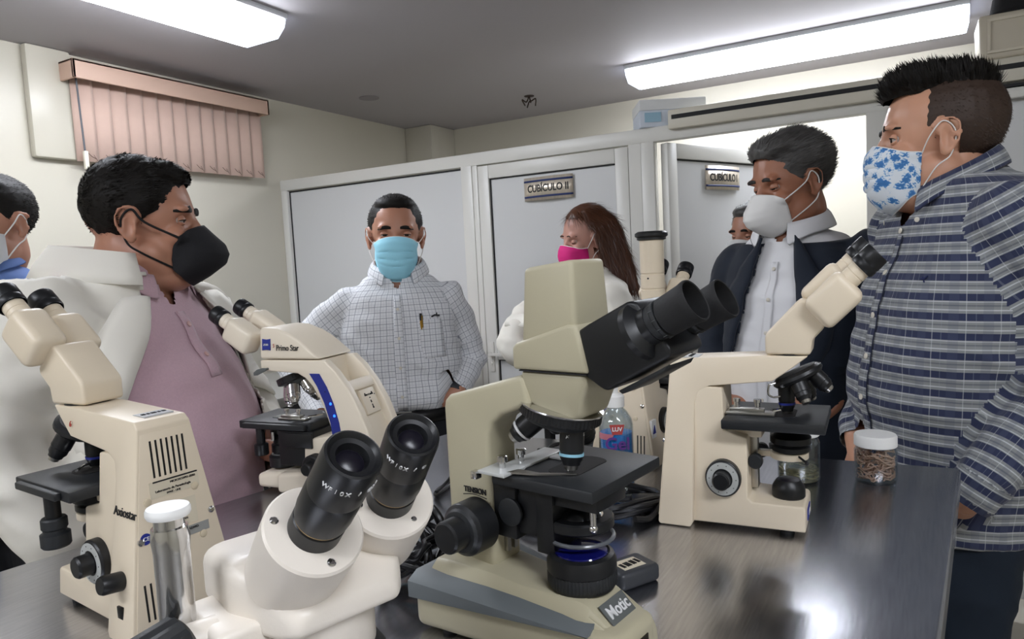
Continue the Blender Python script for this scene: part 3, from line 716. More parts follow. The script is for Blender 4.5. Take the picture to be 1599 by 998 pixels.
    # sub-stage condenser
    cn = obj('condenser_holder', MB().lathe([(.033, .122), (.035, .124), (.035, .132), (.033, .134), (.026, .134)], (.130, .004, 0)).box((.095, -.006, .123), (.11, .014, .133)), BLACK, r)
    obj('condenser_lens', MB().lathe([(.020, .134), (.024, .1345), (.020, .1385), (.010, .141)], (.130, .004, 0)), CHROME, cn)
    obj('holder_pin', MB().cyl((.158, -.015, .130), (.158, -.015, .158), .0035).ell((.158, -.015, .130), .005).ell((.158, -.015, .158), .0048), CHROME, cn)
    obj('filter_ring', MB().tube([(.130+.034*math.cos(a*PI/16), .004+.034*math.sin(a*PI/16), .112) for a in range(33)], .0022), mat('clear_ring', '5d6064', .2), cn)
    # lamp with blue filter
    lm = obj('field_lamp', MB().lathe([(.030, 0), (.033, .001), (.0345, .004), (.0345, .018), (.0355, .019), (.0355, .028), (.033, .034), (.029, .036), (.027, .035)], (.139, -.010, .0665), n=40), BLACK, r)
    obj('knurl_band', MB().lathe([(.0345, .004, 1), (.0355, .006, 1), (.0355, .016, 1), (.0345, .018, 1)], (.139, -.010, .0665), ribs=60, rib=.0006), BLACK_SAT, lm)
    obj('blue_filter', MB().lathe([(.0268, .0352), (.026, .0365), (.01, .0375)], (.139, -.010, .0665), n=36), BLUE_GLASS, lm)
    # head: lower block, camera housing, nosepiece
    hl = [(.090, .256), (.090, .2875), (.168, .2875), (.169, .276), (.162, .262), (.156, .242), (.142, .239), (.108, .248)]
    obj('head_block', MB().prism(hl, lambda x, z: .034-.25*max(0, .275-z)), C_, r, bevel=.005, seg=3)
    obj('seam', MB().box((.091, -.036, .2872), (.171, .036, .2885)), INK, r)
    lo = [(.083, .2885), (.083, .311), (.089, .316), (.152, .3355), (.162, .3355), (.173, .2885)]
    obj('camera_base', MB().prism(lo, .037), C_, r, bevel=.004, seg=3)
    hi = MB().loft([[(.094, -.035, .310), (.161, -.035, .320), (.161, .030, .320), (.094, .030, .310)], [(.100, -.033, .390), (.158, -.033, .3965), (.158, .026, .3965), (.100, .026, .390)]])
    obj('camera_housing', hi, C_, r, bevel=.005, seg=3)
    nd = V((-.22, -.05, -1)).normalized(); no = V((.116, .0, .247))
    nn = knurled(r, 'nosepiece', no, nd, .043, .012, BLACK, 60, .0007)
    obj('nosepiece_rim', MB().lathe([(.0435, -.001), (.044, .0), (.0435, .001)], no, nd), CHROME, nn)
    obj('nosepiece_plate', MB().lathe([(.038, .011), (.036, .016), (.02, .022)], no, nd), BLACK_SAT, nn)
    q = nd.to_track_quat('Z', 'Y')
    TEAL = mat('pale_blue_ring', '8fc3d6', .4)
    WB = mat('white_ring', 'd8d8d8', .4)
    for a, L, bd in ((-.25, .046, TEAL), (PI+.45, .042, WB), (2.2, .034, None), (1.1, .034, None)):
        ra = V((math.cos(a), math.sin(a), 0))
        ra = V((ra.x, ra.y, 0)); ra = (ra - nd*ra.dot(nd)).normalized()
        objective(r, no+nd*.014+ra*.020, (nd+ra*(.22 if a == -.25 else .80)).normalized(), L, .0125, BLACK, bd)
    # black binocular tube
    e = R(28); d = V((math.cos(e), 0, math.sin(e))); up2 = V((-math.sin(e), 0, math.cos(e)))
    pr = [(.160, .2905), (.158, .327), (.172, .335), (.216, .357), (.224, .356), (.256, .316), (.256, .309), (.192, .274), (.186, .275)]
    obj('eyepiece_body', MB().prism(pr, .033), BLACK, r, bevel=.007, seg=4, bang=20)
    obj('body_underside', MB().prism([(.200, .274), (.250, .300), (.247, .295), (.204, .271)], .028), BLACK_SAT, r, bevel=.001)
    for s, off in ((-1, .0), (1, -.003)):
        o_ = V((.234, s*.031, .3335))+up2*off
        cl2 = obj('eyepiece_collar', MB().lathe([(.026, -.012), (.026, -.006), (.021, -.003), (.017, .0), (.0172, .008)], o_, d, n=36), BLACK, r)
        ey = obj('eyepiece', MB().lathe([(.0165, -.001), (.0165, .010), (.0175, .011), (.0175, .014), (.0155, .015), (.0155, .020)], o_+d*.004, d, n=36), BLACK_SAT, r)
        sc = MB()
        for i in range(12):
            a = i*2*PI/12; u1 = V((0, 1, 0))*math.cos(a)+up2*math.sin(a)
            p = o_+d*.016+u1*.0176; sc.tube([p-d*.002, p+d*.002], .0003, 4)
        obj('scale_marks', sc, GREY_PL, ey)
        obj('eyecup', MB().lathe([(.0155, .0), (.0175, .001), (.0178, .012), (.0185, .024), (.0195, .030), (.0188, .032), (.0175, .0315), (.0165, .022), (.0150, .013), (.0004, .0125)], o_+d*.020, d, n=40, cap=False), RUBBER, ey)
        obj('eye_lens', MB().lathe([(.011, .013), (.008, .0145), (.0004, .015)], o_+d*.020, d), LENS, ey)
    text('lettering', 'ASC 40/0.65', .0045, WHITE_INK, nn, (.139, -.012, .221), (.5, .86, 0), (0, 0, 1), cond=.9)
    return r
motic((.6425, .4186, TZ), R(-99.2)).scale = (.98, .98, .98)

def stereo(loc, rz):
    """close stereo microscope, front (eyepieces) along +x, seen from its front left corner"""
    r = empty('microscope', loc, rz, 'white stereo microscope nearest the camera, big black eyepieces pointing at us', 'microscope')
    W_ = WHITE_ENAMEL
    e = R(42); d = V((math.cos(e), 0, math.sin(e))); upv = V((-math.sin(e), 0, math.cos(e)))
    for s, c in ((-1, V((.092, -.031, .272))), (1, V((.066, .033, .268)))):
        e = R(47); aa = R(2 if s < 0 else -12); d = V((math.cos(e)*math.cos(aa), math.cos(e)*math.sin(aa), math.sin(e))); sd_ = V((-math.sin(aa), math.cos(aa), 0)); upv = d.cross(sd_)
        f = c-d*.088                      # centre of the pod face
        pod = obj('ocular_pod', MB().lathe([(.030, -.078), (.0345, -.06), (.0365, -.012), (.0365, -.002), (.0350, 0), (.0, 0)][:5], f, d, n=48), W_, r)
        for k in range(3):
            a = 2*PI*k/3+(.5 if s < 0 else 1.0)
            p = f+(V((0, 1, 0))*math.cos(a)+upv*math.sin(a))*.0285
            sc = obj('screw', MB().lathe([(.0032, -.0005), (.0032, .0012), (.002, .0022), (.0004, .0024)], p, d, n=16), CHROME, pod)
        t_ = obj('eyepiece', MB().lathe([(.0195, -.001), (.0195, .014), (.0185, .015), (.0185, .0165), (.0195, .0175), (.0205, .026), (.0205, .046), (.0198, .050)], f, d, n=44), BLACK, r)
        obj('brass_line', MB().lathe([(.0187, .0152), (.0187, .0162)], f, d, n=44), mat('brass', '9a8560', .3, .8), t_)
        obj('eyecup', MB().lathe([(.0196, .048), (.0203, .052), (.0203, .083), (.0195, .087), (.0180, .088), (.0165, .0868), (.0150, .0848), (.0115, .084), (.0105, .0815), (.0098, .079), (.0004, .0788)], f, d, n=44, cap=False), BLACK, t_)
        obj('eye_lens', MB().lathe([(.0095, .0792), (.007, .081), (.0004, .0818)], f, d, n=30), LENS, t_)
        # lettering round the tube, on the side towards the camera
        ph0 = -2.75 if s < 0 else -2.85
        for i, ch in enumerate('WF10X / ⌀20'):
            ph = ph0+i*.19
            rad = (V((0, 1, 0))*math.cos(ph)+upv*math.sin(ph))
            tg = (-V((0, 1, 0))*math.sin(ph)+upv*math.cos(ph))
            if ch == ' ': continue
            if ch == '⌀': ch = 'Ø'
            text('lettering', ch, .0052, WHITE_INK, t_, f+d*.072+rad*.0204, tg, d)
    obj('set_screw', MB().lathe([(.003, 0), (.003, .002), (.001, .0035)], V((.066, .033, .268))-d*.045+V((0, 1, 0))*.0195, (0, 1, 0)), CHROME, r)
    # carrier plate under the pods: shallow tray with raised middle
    def sec(x, z0, z1, a, b): return [(x, a, z0), (x, b, z0), (x, b, z1-.006), (x, b-.010, z1), (x, a+.010, z1), (x, a, z1-.006)]
    body = MB().loft([sec(-.105, .135, .160, -.060, .050), sec(-.095, .130, .172, -.072, .060), sec(-.03, .128, .178, -.076, .064), sec(.012, .126, .160, -.060, .048), sec(.030, .130, .146, -.050, .034)])
    obj('head_body', body, W_, r, bevel=.007, seg=4, bang=15)
    dr = obj('zoom_drum', MB().lathe([(.047, .088), (.049, .092), (.049, .134)], (-.028, -.012, 0), n=48), W_, r)
    obj('mounting_ring', MB().lathe([(.046, .050), (.056, .054), (.058, .058), (.058, .078), (.054, .084), (.048, .088)], (-.028, -.012, 0), n=48), BLACK_SAT, r)
    obj('objective_barrel', MB().lathe([(.030, .030), (.036, .034), (.040, .052)], (-.028, -.012, 0), n=40), BLACK, r)
    # stand at the left
    br_ = MB().box((-.075, -.096, .085), (.00, -.056, .140))
    obj('focus_bracket', br_, W_, r, bevel=.006, seg=3)
    obj('chrome_clamp', MB().lathe([(.0085, 0), (.0085, .016), (.007, .018)], (.0, -.070, .118), (1, -.25, .1)), STEEL, r)
    obj('post', MB().lathe([(.0125, .002), (.0125, .172), (.0135, .182), (.0125, .190)], (-.052, -.105, .02), n=32).lathe([(.0105, .188), (.0105, .20)], (-.052, -.105, .02), n=32), CHROME, r)
    obj('post_cap', MB().lathe([(.0145, .198), (.0155, .200), (.0155, .203), (.0145, .205)], (-.052, -.105, .02), n=32), WHITE_PL, r)
    obj('base_plate', MB().poly([(-.15, -.13), (.06, -.11), (.07, .07), (-.14, .08)], .003, .022), W_, r, bevel=.006)
    obj('specimen_disc', MB().lathe([(.04, .022), (.04, .024)], (-.028, -.012, 0)), BLACK, r)
    kd = V((.25, -.97, -.10)).normalized()
    kn = obj('focus_knob', MB().lathe([(.020, 0), (.024, .003, 1), (.0235, .040, 1), (.021, .052, 1), (.018, .054)], V((-.032, -.108, .128)), kd, ribs=16, rib=.0016), BLACK_SAT, r, ang=20)
    obj('knob_face', MB().lathe([(.012, .054), (.010, .056)], V((-.032, -.108, .128)), kd), GREY_PL, kn)
    obj('knob_neck', MB().cyl(V((-.03, -.085, .128)), V((-.032, -.110, .128)), .014), W_, r)
    return r
stereo((.3862, .3893, TZ), R(-107.5))

# ================================================================== SMALL THINGS ON THE TABLE
def glass(name, c, rough=.04):
    """thin clear wall: mostly see-through, glossy at grazing angles"""
    M = bpy.data.materials.new(name); M.use_nodes = True; n = M.node_tree.nodes; l = M.node_tree.links
    n.remove(n['Principled BSDF']); t = n.new('ShaderNodeBsdfTransparent'); t.inputs[0].default_value = srgb(c)
    g_ = n.new('ShaderNodeBsdfGlossy'); g_.inputs['Roughness'].default_value = rough
    f = n.new('ShaderNodeLayerWeight'); f.inputs[0].default_value = .25; k = n.new('ShaderNodeMath'); k.operation = 'MULTIPLY_ADD'; k.inputs[1].default_value = .45; k.inputs[2].default_value = .03; l.new(f.outputs['Facing'], k.inputs[0]); x = n.new('ShaderNodeMixShader')
    l.new(k.outputs[0], x.inputs[0]); l.new(t.outputs[0], x.inputs[1]); l.new(g_.outputs[0], x.inputs[2]); l.new(x.outputs[0], n['Material Output'].inputs[0]); return M
CLEAR = glass('clear_plastic', 'eef3f5')
# gel bottle
g = empty('gel_bottle', (1.065, .425, TZ), 0, 'clear pump bottle of blue hand gel marked Gel, beside the slotted microscope back', 'bottle')
obj('bottle_body', MB().lathe([(.0, .001), (.025, .001), (.028, .005), (.028, .112), (.026, .122), (.019, .134), (.0135, .140), (.0135, .146), (.0122, .146), (.0122, .140), (.018, .1325), (.0248, .121), (.0266, .112), (.0266, .006), (.0, .003)], n=40, cap=False), CLEAR, g, ang=60)
obj('gel', MB().lathe([(.024, .0065), (.0262, .009), (.0262, .100), (.024, .1005)], n=36), mat('blue_gel', '2a8fe0', .15, coat=.3), g, ang=60)
nk = obj('pump_collar', MB().lathe([(.0145, .142), (.0155, .143), (.0155, .160), (.013, .163), (.006, .165), (.006, .176)]), WHITE_PL, g)
obj('pump_head', MB().box((-.032, -.0065, .176), (.0095, .0065, .185)), WHITE_PL, nk, bevel=.002)
dirn = V((math.cos(R(205)), math.sin(R(205)), 0)); tx = V((0, 0, 1)).cross(dirn)
arc_ = lambda z, r_, a0, a1: [(r_*math.cos(R(a)), r_*math.sin(R(a)), z) for a in [a0+(a1-a0)*i/18 for i in range(19)]]
obj('label_band', MB().grid([arc_(.092, .0284, 130, 182), arc_(.102, .0284, 130, 196)]), mat('pink_label_band', 'b9707c', .4), g)
obj('label_band', MB().grid([arc_(.050, .0284, 190, 280), arc_(.056, .0284, 190, 280)]), mat('plum_label_band', '7a4a78', .4), g)
text('lettering', 'Gel', .028, mat('purple_ink', '54307c', .5), g, dirn*.0285+V((0, 0, .086)), tx, (0, 0, 1), ext=.0006, bold=.0006)
em = MB(); M_ = Matrix((tx, (0, 0, 1), dirn)).transposed().to_4x4(); M_.translation = dirn*.0282+V((0, 0, .110)); em.M = M_
em.loft([[(-.012, .008, z), (.012, .008, z), (.008, -.008, z), (-.008, -.008, z)] for z in (0, .001)])
eo = obj('crest', em, mat('crest_red', 'a8403c', .5), g); text('lettering', 'LUV', .009, WHITE_INK, eo, dirn*.0294+V((0, 0, .1105)), tx, (0, 0, 1), bold=.0003)

# jars
def jar(name, loc, label, rr, H, lid_h, group=None):
    j = empty(name, loc, 0, label, 'jar')
    obj('jar_body', MB().lathe([(0, 0), (rr*.93, 0), (rr, .004), (rr, H*.84), (rr*.9, H*.95), (rr*.86, H), (rr*.83, H), (rr*.86, H*.94), (rr*.955, H*.83), (rr*.955, .005), (rr*.9, .0025), (0, .0025)], n=40, cap=False), CLEAR, j, ang=60)
    L_ = obj('jar_lid', MB().lathe([(rr*.97, H-.001), (rr*1.0, H), (rr*1.0, H+lid_h*.85), (rr*.95, H+lid_h)], n=60), WHITE_PL, j)
    return j
j1 = jar('specimen_jar', (1.262, .052, TZ), 'clear jar packed with pinkish brown roundworms, white lid, on the table edge', .032, .060, .018)
WORM = mat('pink_brown_worm', 'd9ab92', .4, var=.15, vscale=60)
wm = MB(); rnd = random.Random(3)
for i in range(64):
    z = .005+.046*i/64; a0 = rnd.uniform(0, 6.28); da = rnd.uniform(1.0, 3.2)*rnd.choice((-1, 1)); pts = []
    dz = rnd.uniform(-.02, .02); rr0 = rnd.uniform(.012, .0275)
    for k in range(12):
        a = a0+da*k/11; rr = min(.0278, rr0+.006*math.sin(k*.9+i)); zz = min(.052, max(.005, z+dz*(k/11-.5)+.003*math.sin(k*1.3+i*2)))
        pts.append((rr*math.cos(a), rr*math.sin(a), zz))
    wm.tube(pts, .0013, 5)
worm = obj('preserved_roundworms', wm, WORM, None, ang=80); worm.location = (1.262, .052, TZ)
tag(worm, 'tangled mass of pinkish brown roundworms inside the white-lidded jar at the edge', 'worms', kind='stuff')
j2 = jar('specimen_jar', (1.225, .165, TZ), 'clear jar with pale specimens in shallow fluid, behind the right microscope stage', .033, .078, .014)
fl = obj('fluid', MB().lathe([(.031, .003), (.0315, .005), (.0315, .026)], n=36), mat('pale_fluid', 'd8d2b4', .05, trans=.9, ior=1.33), j2)
wm = MB()
for i in range(14):
    a0 = rnd.uniform(0, 6.28); pts = []
    for k in range(10):
        a = a0+k*.25; rr = .022+.006*math.sin(k*.8+i); pts.append((rr*math.cos(a), rr*math.sin(a), .007+.012*i/14+.002*math.sin(k)))
    wm.tube(pts, .002, 5, flat=.5)
ws = obj('preserved_tapeworms', wm, mat('pale_worm', 'd9c9a6', .5), None, ang=80); ws.location = j2.location
tag(ws, 'pale coiled flat worms lying in the fluid of the rear jar', 'worms', kind='stuff')

CABLE = mat('black_cable', '141416', .35)
def cable(pts, r, label, plug=None, k=8):
    base = V(pts[0]); c_ = empty('power_cable', base, 0, label, 'cable')
    obj('cord', MB().tube([p-base for p in smooth_path(pts, k)], r, 8), CABLE, c_)
    if plug:
        p, dd = V(plug[0])-base, V(plug[1]).normalized()
        pl_ = MB(); obox(pl_, p, dd, V((0, 0, 1)).cross(dd), 0, .032, -.010, .010, -.007, .007)
        po = obj('plug', pl_, BLACK, c_, bevel=.003)
        pp = MB()
        for s in (-1, 1): obox(pp, p+dd*.032, dd, V((0, 0, 1)).cross(dd), 0, .014, s*.005-.0012, s*.005+.0012, -.003, .003)
        obj('prongs', pp, mat('brass_prong', 'c8a878', .25, 1), po)
    return c_
def coil(cx, cy, R_, n, z0=.006, sx=1, rot=0, jit=.008, seed=0):
    rn = random.Random(seed); pts = []
    for i in range(int(n*10)):
        a = 2*PI*i/10; rr = R_*(1+rn.uniform(-.12, .12)); x = rr*math.cos(a)*sx; y = rr*math.sin(a)
        pts.append((cx+x*math.cos(rot)-y*math.sin(rot), cy+x*math.sin(rot)+y*math.cos(rot), TZ+z0+.006*int(i/10)+rn.uniform(0, jit)))
    return pts
T = TZ
cable([(.80, .70, T+.006)]+coil(.70, .575, .045, 4, .008, 1.2, .5, .02, 1)+[(.62, .56, T+.02), (.60, .53, T+.05), (.63, .49, T+.03)], .0036, 'thick tangle of black power cable on the table left of the camera microscope', ((.70, .515, T+.035), (.6, -.6, .3)))
cable(coil(.655, .545, .035, 4, .012, .7, -.4, .03, 5)+[(.70, .51, T+.05), (.69, .48, T+.03)], .003, 'second black cable bundled with a plug beside the grey microscope skirt', ((.672, .500, T+.05), (.85, -.3, .1)))
cable([(.57, .62, T+.03), (.62, .60, T+.075), (.665, .575, T+.085), (.69, .55, T+.06), (.675, .53, T+.02), (.66, .50, T+.03), (.65, .47, T+.045), (.64, .475, T+.09), (.655, .50, T+.1), (.69, .515, T+.06)], .0038, 'black cable looping high over the tangle beside the black and white stereo microscope')
ad = empty('power_adapter', (.70, .615, T), R(25), 'black power adapter block lying behind the cable tangle', 'adapter')
obj('body', MB().box((-.035, -.02, 0), (.035, .02, .026)), BLACK, ad, bevel=.004); obj('strain_relief', MB().cyl((.035, 0, .013), (.055, 0, .013), .005, .0035), RUBBER, ad)
cable([(.93, .70, T+.006), (.98, .71, T+.01), (1.0, .70, T+.03), (.98, .66, T+.045), (.94, .66, T+.03), (.92, .69, T+.006), (.95, .71, T+.004), (1.04, .72, T+.004)], .0032, 'thin black cable loop on the table behind the camera microscope column', ((.965, .645, T+.02), (.2, -.9, -.1)))
cable([(1.30, .60, T+.005), (1.22, .60, T+.03)]+coil(1.14, .555, .05, 3, .01, 1.3, .4, .02, 9)+[(1.08, .58, T+.05)], .004, 'black cable coiled between the camera microscope and the gel bottle')
cable([(.97, .48, T+.006)]+coil(.985, .395, .048, 3, .006, 1.4, -.9, .008, 11)+[(.95, .33, T+.008), (.925, .345, T+.012)], .0045, 'thick black cable coiled on the steel in front of the gel bottle')
cable([(.90, .44, T+.005)]+coil(.90, .455, .04, 2, .005, 1.5, -.9, .006, 12), .0045, 'flat loop of black cable lying under the black condenser arm')
cp = empty('cable_connector', (1.00, .345, T+.001), R(-65), 'ribbed black cable connector end lying by the right microscope', 'connector')
obj('body', MB().box((-.03, -.012, 0), (.02, .012, .022)), BLACK, cp, bevel=.003)
obj('ribs', MB().lathe([(.007, 0), (.008, .003), (.006, .005), (.0075, .008), (.0055, .010), (.007, .013), (.005, .016), (.0062, .019), (.0045, .03)], (.02, 0, .011), (1, 0, 0)), RUBBER, cp)
vl = empty('glass_vial', (.985, .405, T+.0295), R(-70), 'small clear plastic vial lying on the coiled cable', 'vial')
obj('tube', MB().lathe([(.007, -.025), (.009, -.022), (.009, .02), (.0075, .025)], (0, 0, .0), (1, 0, 0)), CLEAR, vl); obj('liner', MB().lathe([(.0055, -.015), (.0055, .01)], (0, 0, 0), (1, 0, 0)), WHITE_PL, vl)
bc = empty('battery_pack', (.765, .295, T), R(-30), 'dark grey block with a white barcode sticker on the steel beyond the name plate', 'adapter')
obj('body', MB().box((-.03, -.022, 0), (.03, .022, .022)), mat('dark_grey_case', '3c3e42', .4), bc, bevel=.006, seg=3)
sk_ = obj('barcode_sticker', MB().box((-.018, -.014, .022), (.014, .010, .0225)), PAPER, bc)
text('lettering', '||| ||||| |||| |||', .012, INK, sk_, (-.002, -.002, .0226), (.9, .1, 0), (-.1, .9, 0), cond=.5)
# far bench against the left wall, seen between the people
bn = empty('side_bench', (2.05, 2.45, 0), 0, 'low grey bench with dark front, behind the man in the open white coat', 'bench')
obj('worktop', MB().box((-.75, -.3, .86), (.75, .3, .90)), mat('grey_worktop', '8a8984', .4), bn, bevel=.004)
obj('cabinet', MB().box((-.73, -.27, .08), (.73, .28, .86)), mat('dark_cabinet', '26272a', .5), bn); obj('plinth', MB().box((-.7, -.22, 0), (.7, .26, .08)), BLACK, bn)
gb = empty('green_bag', (1.62, 2.33, .90), R(30), 'bright green plastic bag standing on the side bench', 'bag')
obj('body', MB().loft([[(x*s, y*s2, z) for x, y in circ(0, 0, 1, 16)] for z, s, s2 in ((0, .09, .06), (.12, .10, .06), (.25, .09, .04), (.33, .085, .012))]), mat('green_plastic', '6fc03a', .35), gb)
obj('handle', MB().tube(smooth_path([(-.04, 0, .32), (-.03, 0, .40), (.03, 0, .40), (.04, 0, .32)]), .005), mat('green_strap', '58a82c', .4), gb)
rp = empty('red_folder', (2.75, 1.95, .0), 0, 'red cloth hanging over a post by the cubicle door, behind the centre man', 'cloth')
obj('cloth', MB().box((-.10, -.02, .98), (-.07, .16, 1.22)), mat('red_cloth', 'b33a3c', .8), rp, bevel=.01); obj('stand', MB().cyl((-.085, .07, 0), (-.085, .07, 1.0), .012), STEEL, rp)
eq = empty('laboratory_cart', (1.72, .68, 0), R(-15), 'dark equipment cart with shelves standing behind the photo tube microscope', 'cart')
obj('frame', MB().box((-.16, -.12, .05), (-.14, -.10, 1.13)).box((.14, -.12, .05), (.16, -.10, 1.13)).box((-.16, .10, .05), (-.14, .12, 1.13)).box((.14, .10, .05), (.16, .12, 1.13)), BLACK, eq)
for z in (.3, .65, .95, 1.1): obj('shelf', MB().box((-.17, -.13, z), (.17, .13, z+.025)), mat('dark_shelf', '2a2b2d', .4), eq)
for i, (x, y, z, hh, c) in enumerate(((-.06, -.05, 1.0, .0, 0),)): pass
for x, y in ((-.15, -.11), (.15, -.11), (-.15, .11), (.15, .11)): obj('wheel', MB().cyl((x-.01, y, .03), (x+.01, y, .03), .03), RUBBER, eq)
ib = tag(obj('instrument_box', MB().box((-.10, -.08, 0), (.10, .08, .1)), mat('grey_instrument', '6e7274', .5), None, bevel=.006), 'grey instrument case on the cart shelf behind the photo tube microscope', 'instrument'); ib.location = (1.72, .68, .9755)

# ================================================================== PEOPLE
EYEW = mat('eye_white', 'b5aaa2', .15); IRIS = mat('brown_iris', '1a100a', .1)
HAIRB = mat('black_hair', '15120f', .6, var=.2, vscale=80, spec=.25)
def rz2(az): return V((math.cos(az), math.sin(az), 0))
def fuse(mb, voxel, smooth=6, fac=.5):
    """merge overlapping closed shapes into one continuous skin"""
    bm = mb.bm; bmesh.ops.recalc_face_normals(bm, faces=bm.faces)
    me = bpy.data.meshes.new('t'); bm.to_mesh(me); bm.free()
    o = bpy.data.objects.new('t', me); COL.objects.link(o)
    a = o.modifiers.new('r', 'REMESH'); a.mode = 'VOXEL'; a.voxel_size = voxel
    b_ = o.modifiers.new('s', 'SMOOTH'); b_.iterations = smooth; b_.factor = fac
    bpy.context.view_layer.update()
    m2 = bpy.data.meshes.new_from_object(o.evaluated_get(bpy.context.evaluated_depsgraph_get()))
    bpy.data.objects.remove(o); bpy.data.meshes.remove(me)
    return m2
def link(name, me, material, parent, ang=180):
    me.transform(Matrix.Translation(-parent.location)) if parent else None
    me.materials.clear(); me.materials.append(material)
    me.polygons.foreach_set('use_smooth', [True]*len(me.polygons)); me.update()
    o = bpy.data.objects.new(name, me); COL.objects.link(o); o.parent = parent; return o
def limb(mb, pts, rs, n=16, flat=1):
    """tapering limb with round ends through the joints"""
    P = smooth_path(pts, 5); k = len(P); R_ = []
    for i in range(k):
        t = i/(k-1)*(len(pts)-1); a = min(int(t), len(pts)-2); f = t-a; R_.append(rs[a]*(1-f)+rs[a+1]*f)
    mb.tube(P, R_, n)
    mb.ell(P[0], R_[0], n=14, m=8); mb.ell(P[-1], R_[-1], n=14, m=8)
def torso(mb, secs, az, grow=0, k=4):
    """secs: (x, y, z, half width, half depth forward, half depth back)"""
    S_ = [V(s[:3]) for s in secs]; out = []
    P = smooth_path(S_, k); m_ = len(P)
    f = rz2(az); l_ = rz2(az+PI/2)
    for i, p in enumerate(P):
        t = i/(m_-1)*(len(secs)-1); a = min(int(t), len(secs)-2); u = t-a; u = u*u*(3-2*u)
        w_, df, db = [secs[a][j]*(1-u)+secs[a+1][j]*u+grow for j in (3, 4, 5)]
        ring = []
        for q in range(32):
            th = 2*PI*q/32; c, s = math.cos(th), math.sin(th)
            e = 2/2.35; cx = math.copysign(abs(c)**e, c); sx = math.copysign(abs(s)**e, s)
            ring.append(p + f*(cx*(df if c > 0 else db)) + l_*(sx*w_))
        out.append(ring)
    mb.loft(out)
def hand(mb, wrist, d, nrm, L=.18, side=1, curl=.35, spread=.10, s=1.0):
    """palm and five separate fingers; d along the fingers, nrm out of the back of the hand, side=+1 thumb towards nrm x d"""
    d = V(d).normalized(); nrm = (V(nrm)-d*V(nrm).dot(d)).normalized(); t = nrm.cross(d)*side
    w_ = V(wrist)
    M = Matrix((d, t, nrm)).transposed()
    mb.ell(w_+d*.050*s, (.052*s, .041*s, .0165*s), M, 16, 10)
    mb.ell(w_+d*.030*s+t*.020*s-nrm*.004*s, (.034*s, .020*s, .017*s), M, 12, 8)
    limb(mb, [w_-d*.02*s, w_+d*.03*s], [.025*s, .024*s], 12)
    for i, (off, ln) in enumerate(((.030, .068), (.010, .076), (-.011, .070), (-.030, .055))):
        p = w_+d*(.088-.004*abs(i-1))*s+t*off*s; a = curl*(.8+.15*i); dd = (d+t*(off*spread*10)).normalized(); pts = [p-dd*.02*s]
        pts.append(p)
        for j in range(3):
            ang = a*(j+1)*.75
            pts.append(pts[-1]+(dd*math.cos(ang)-nrm*math.sin(ang))*ln*s*(.42, .32, .26)[j])
        limb(mb, pts, [x*s for x in (.0095, .0093, .0088, .0082, .0072)], 10)
    p = w_+d*.022*s+t*.028*s; q = (d*.75+t*.62-nrm*.25).normalized()
    limb(mb, [p-q*.01*s, p+q*.030*s, p+q*.030*s+(d*.9+t*.25-nrm*.3).normalized()*.034*s, p+q*.030*s+(d*.95+t*.1-nrm*.4).normalized()*.056*s], [.0135*s, .0118*s, .0105*s, .0085*s], 10)

def head_parts(mb, H, P):
    """H: matrix head->world (x face, y left, z up; origin between the ears at eye height)"""
    fw_ = P.get('wide', 1)
    R3 = H.to_3x3()
    def E_(c, r, rot=None):
        sc = V(r); M = R3 if rot is None else R3 @ rot
        mb.ell(H @ V((c[0], c[1]*fw_, c[2])), (r[0], r[1]*fw_, r[2]), M, 22, 14)
    E_((-.012, 0, .030), (.095, .076, .086)); E_((.018, 0, .012), (.070, .067, .078))
    E_((.028, 0, -.045), (.060, .058, .060)); E_((.026, 0, -.082), (.052, .052+.004*P.get('jaw', 0), .038)); E_((.064, 0, -.098), (.024, .026, .020))
    E_((.010, .040, -.065), (.045, .022+.004*P.get('jaw', 0), .040)); E_((.010, -.040, -.065), (.045, .022+.004*P.get('jaw', 0), .040))
    if P.get('jowl'): E_((.030, 0, -.105), (.055, .050, .030)); E_((.0, 0, -.10), (.06, .062, .045))
    for s in (-1, 1):
        E_((.074, s*.030, .022), (.014, .024, .0085), Matrix.Rotation(s*-.25, 3, 'Z'))       # brow ridge
        E_((.062, s*.042, -.028), (.022, .020, .018))                                       # cheekbone
        E_((-.004, s*.0765, -.012), (.0155, .0045, .028), Matrix.Rotation(-.2, 3, 'Y') @ Matrix.Rotation(s*.40, 3, 'Z'))  # ear
        rim = [(.010, .074, -.004), (.012, .077, .008), (.006, .081, .018), (-.006, .085, .021), (-.018, .0885, .014), (-.0225, .0895, .0), (-.020, .087, -.016), (-.012, .082, -.030), (-.002, .0775, -.040), (.006, .0745, -.036)]
        limb(mb, [H @ V((x, s*y*fw_, z)) for x, y, z in rim], [.0030, .0036, .0038, .0038, .0038, .0036, .0036, .0046, .0052, .0038], 8)
        limb(mb, [H @ V((-.004, s*.0815*fw_, .010)), H @ V((-.012, s*.0835*fw_, -.004)), H @ V((-.008, s*.081*fw_, -.020))], [.0025, .0030, .0028], 8)
    limb(mb, [H @ V((.080, 0, .012)), H @ V((.092, 0, -.010)), H @ V((.103, 0, -.031))], [.0085, .0095, .0118], 12)   # nose
    for s in (-1, 1): E_((.094, s*.0105, -.036), (.010, .0075, .0075))
    E_((.083, 0, -.066), (.012, .024, .008)); E_((.080, 0, -.078), (.012, .020, .007))       # lips
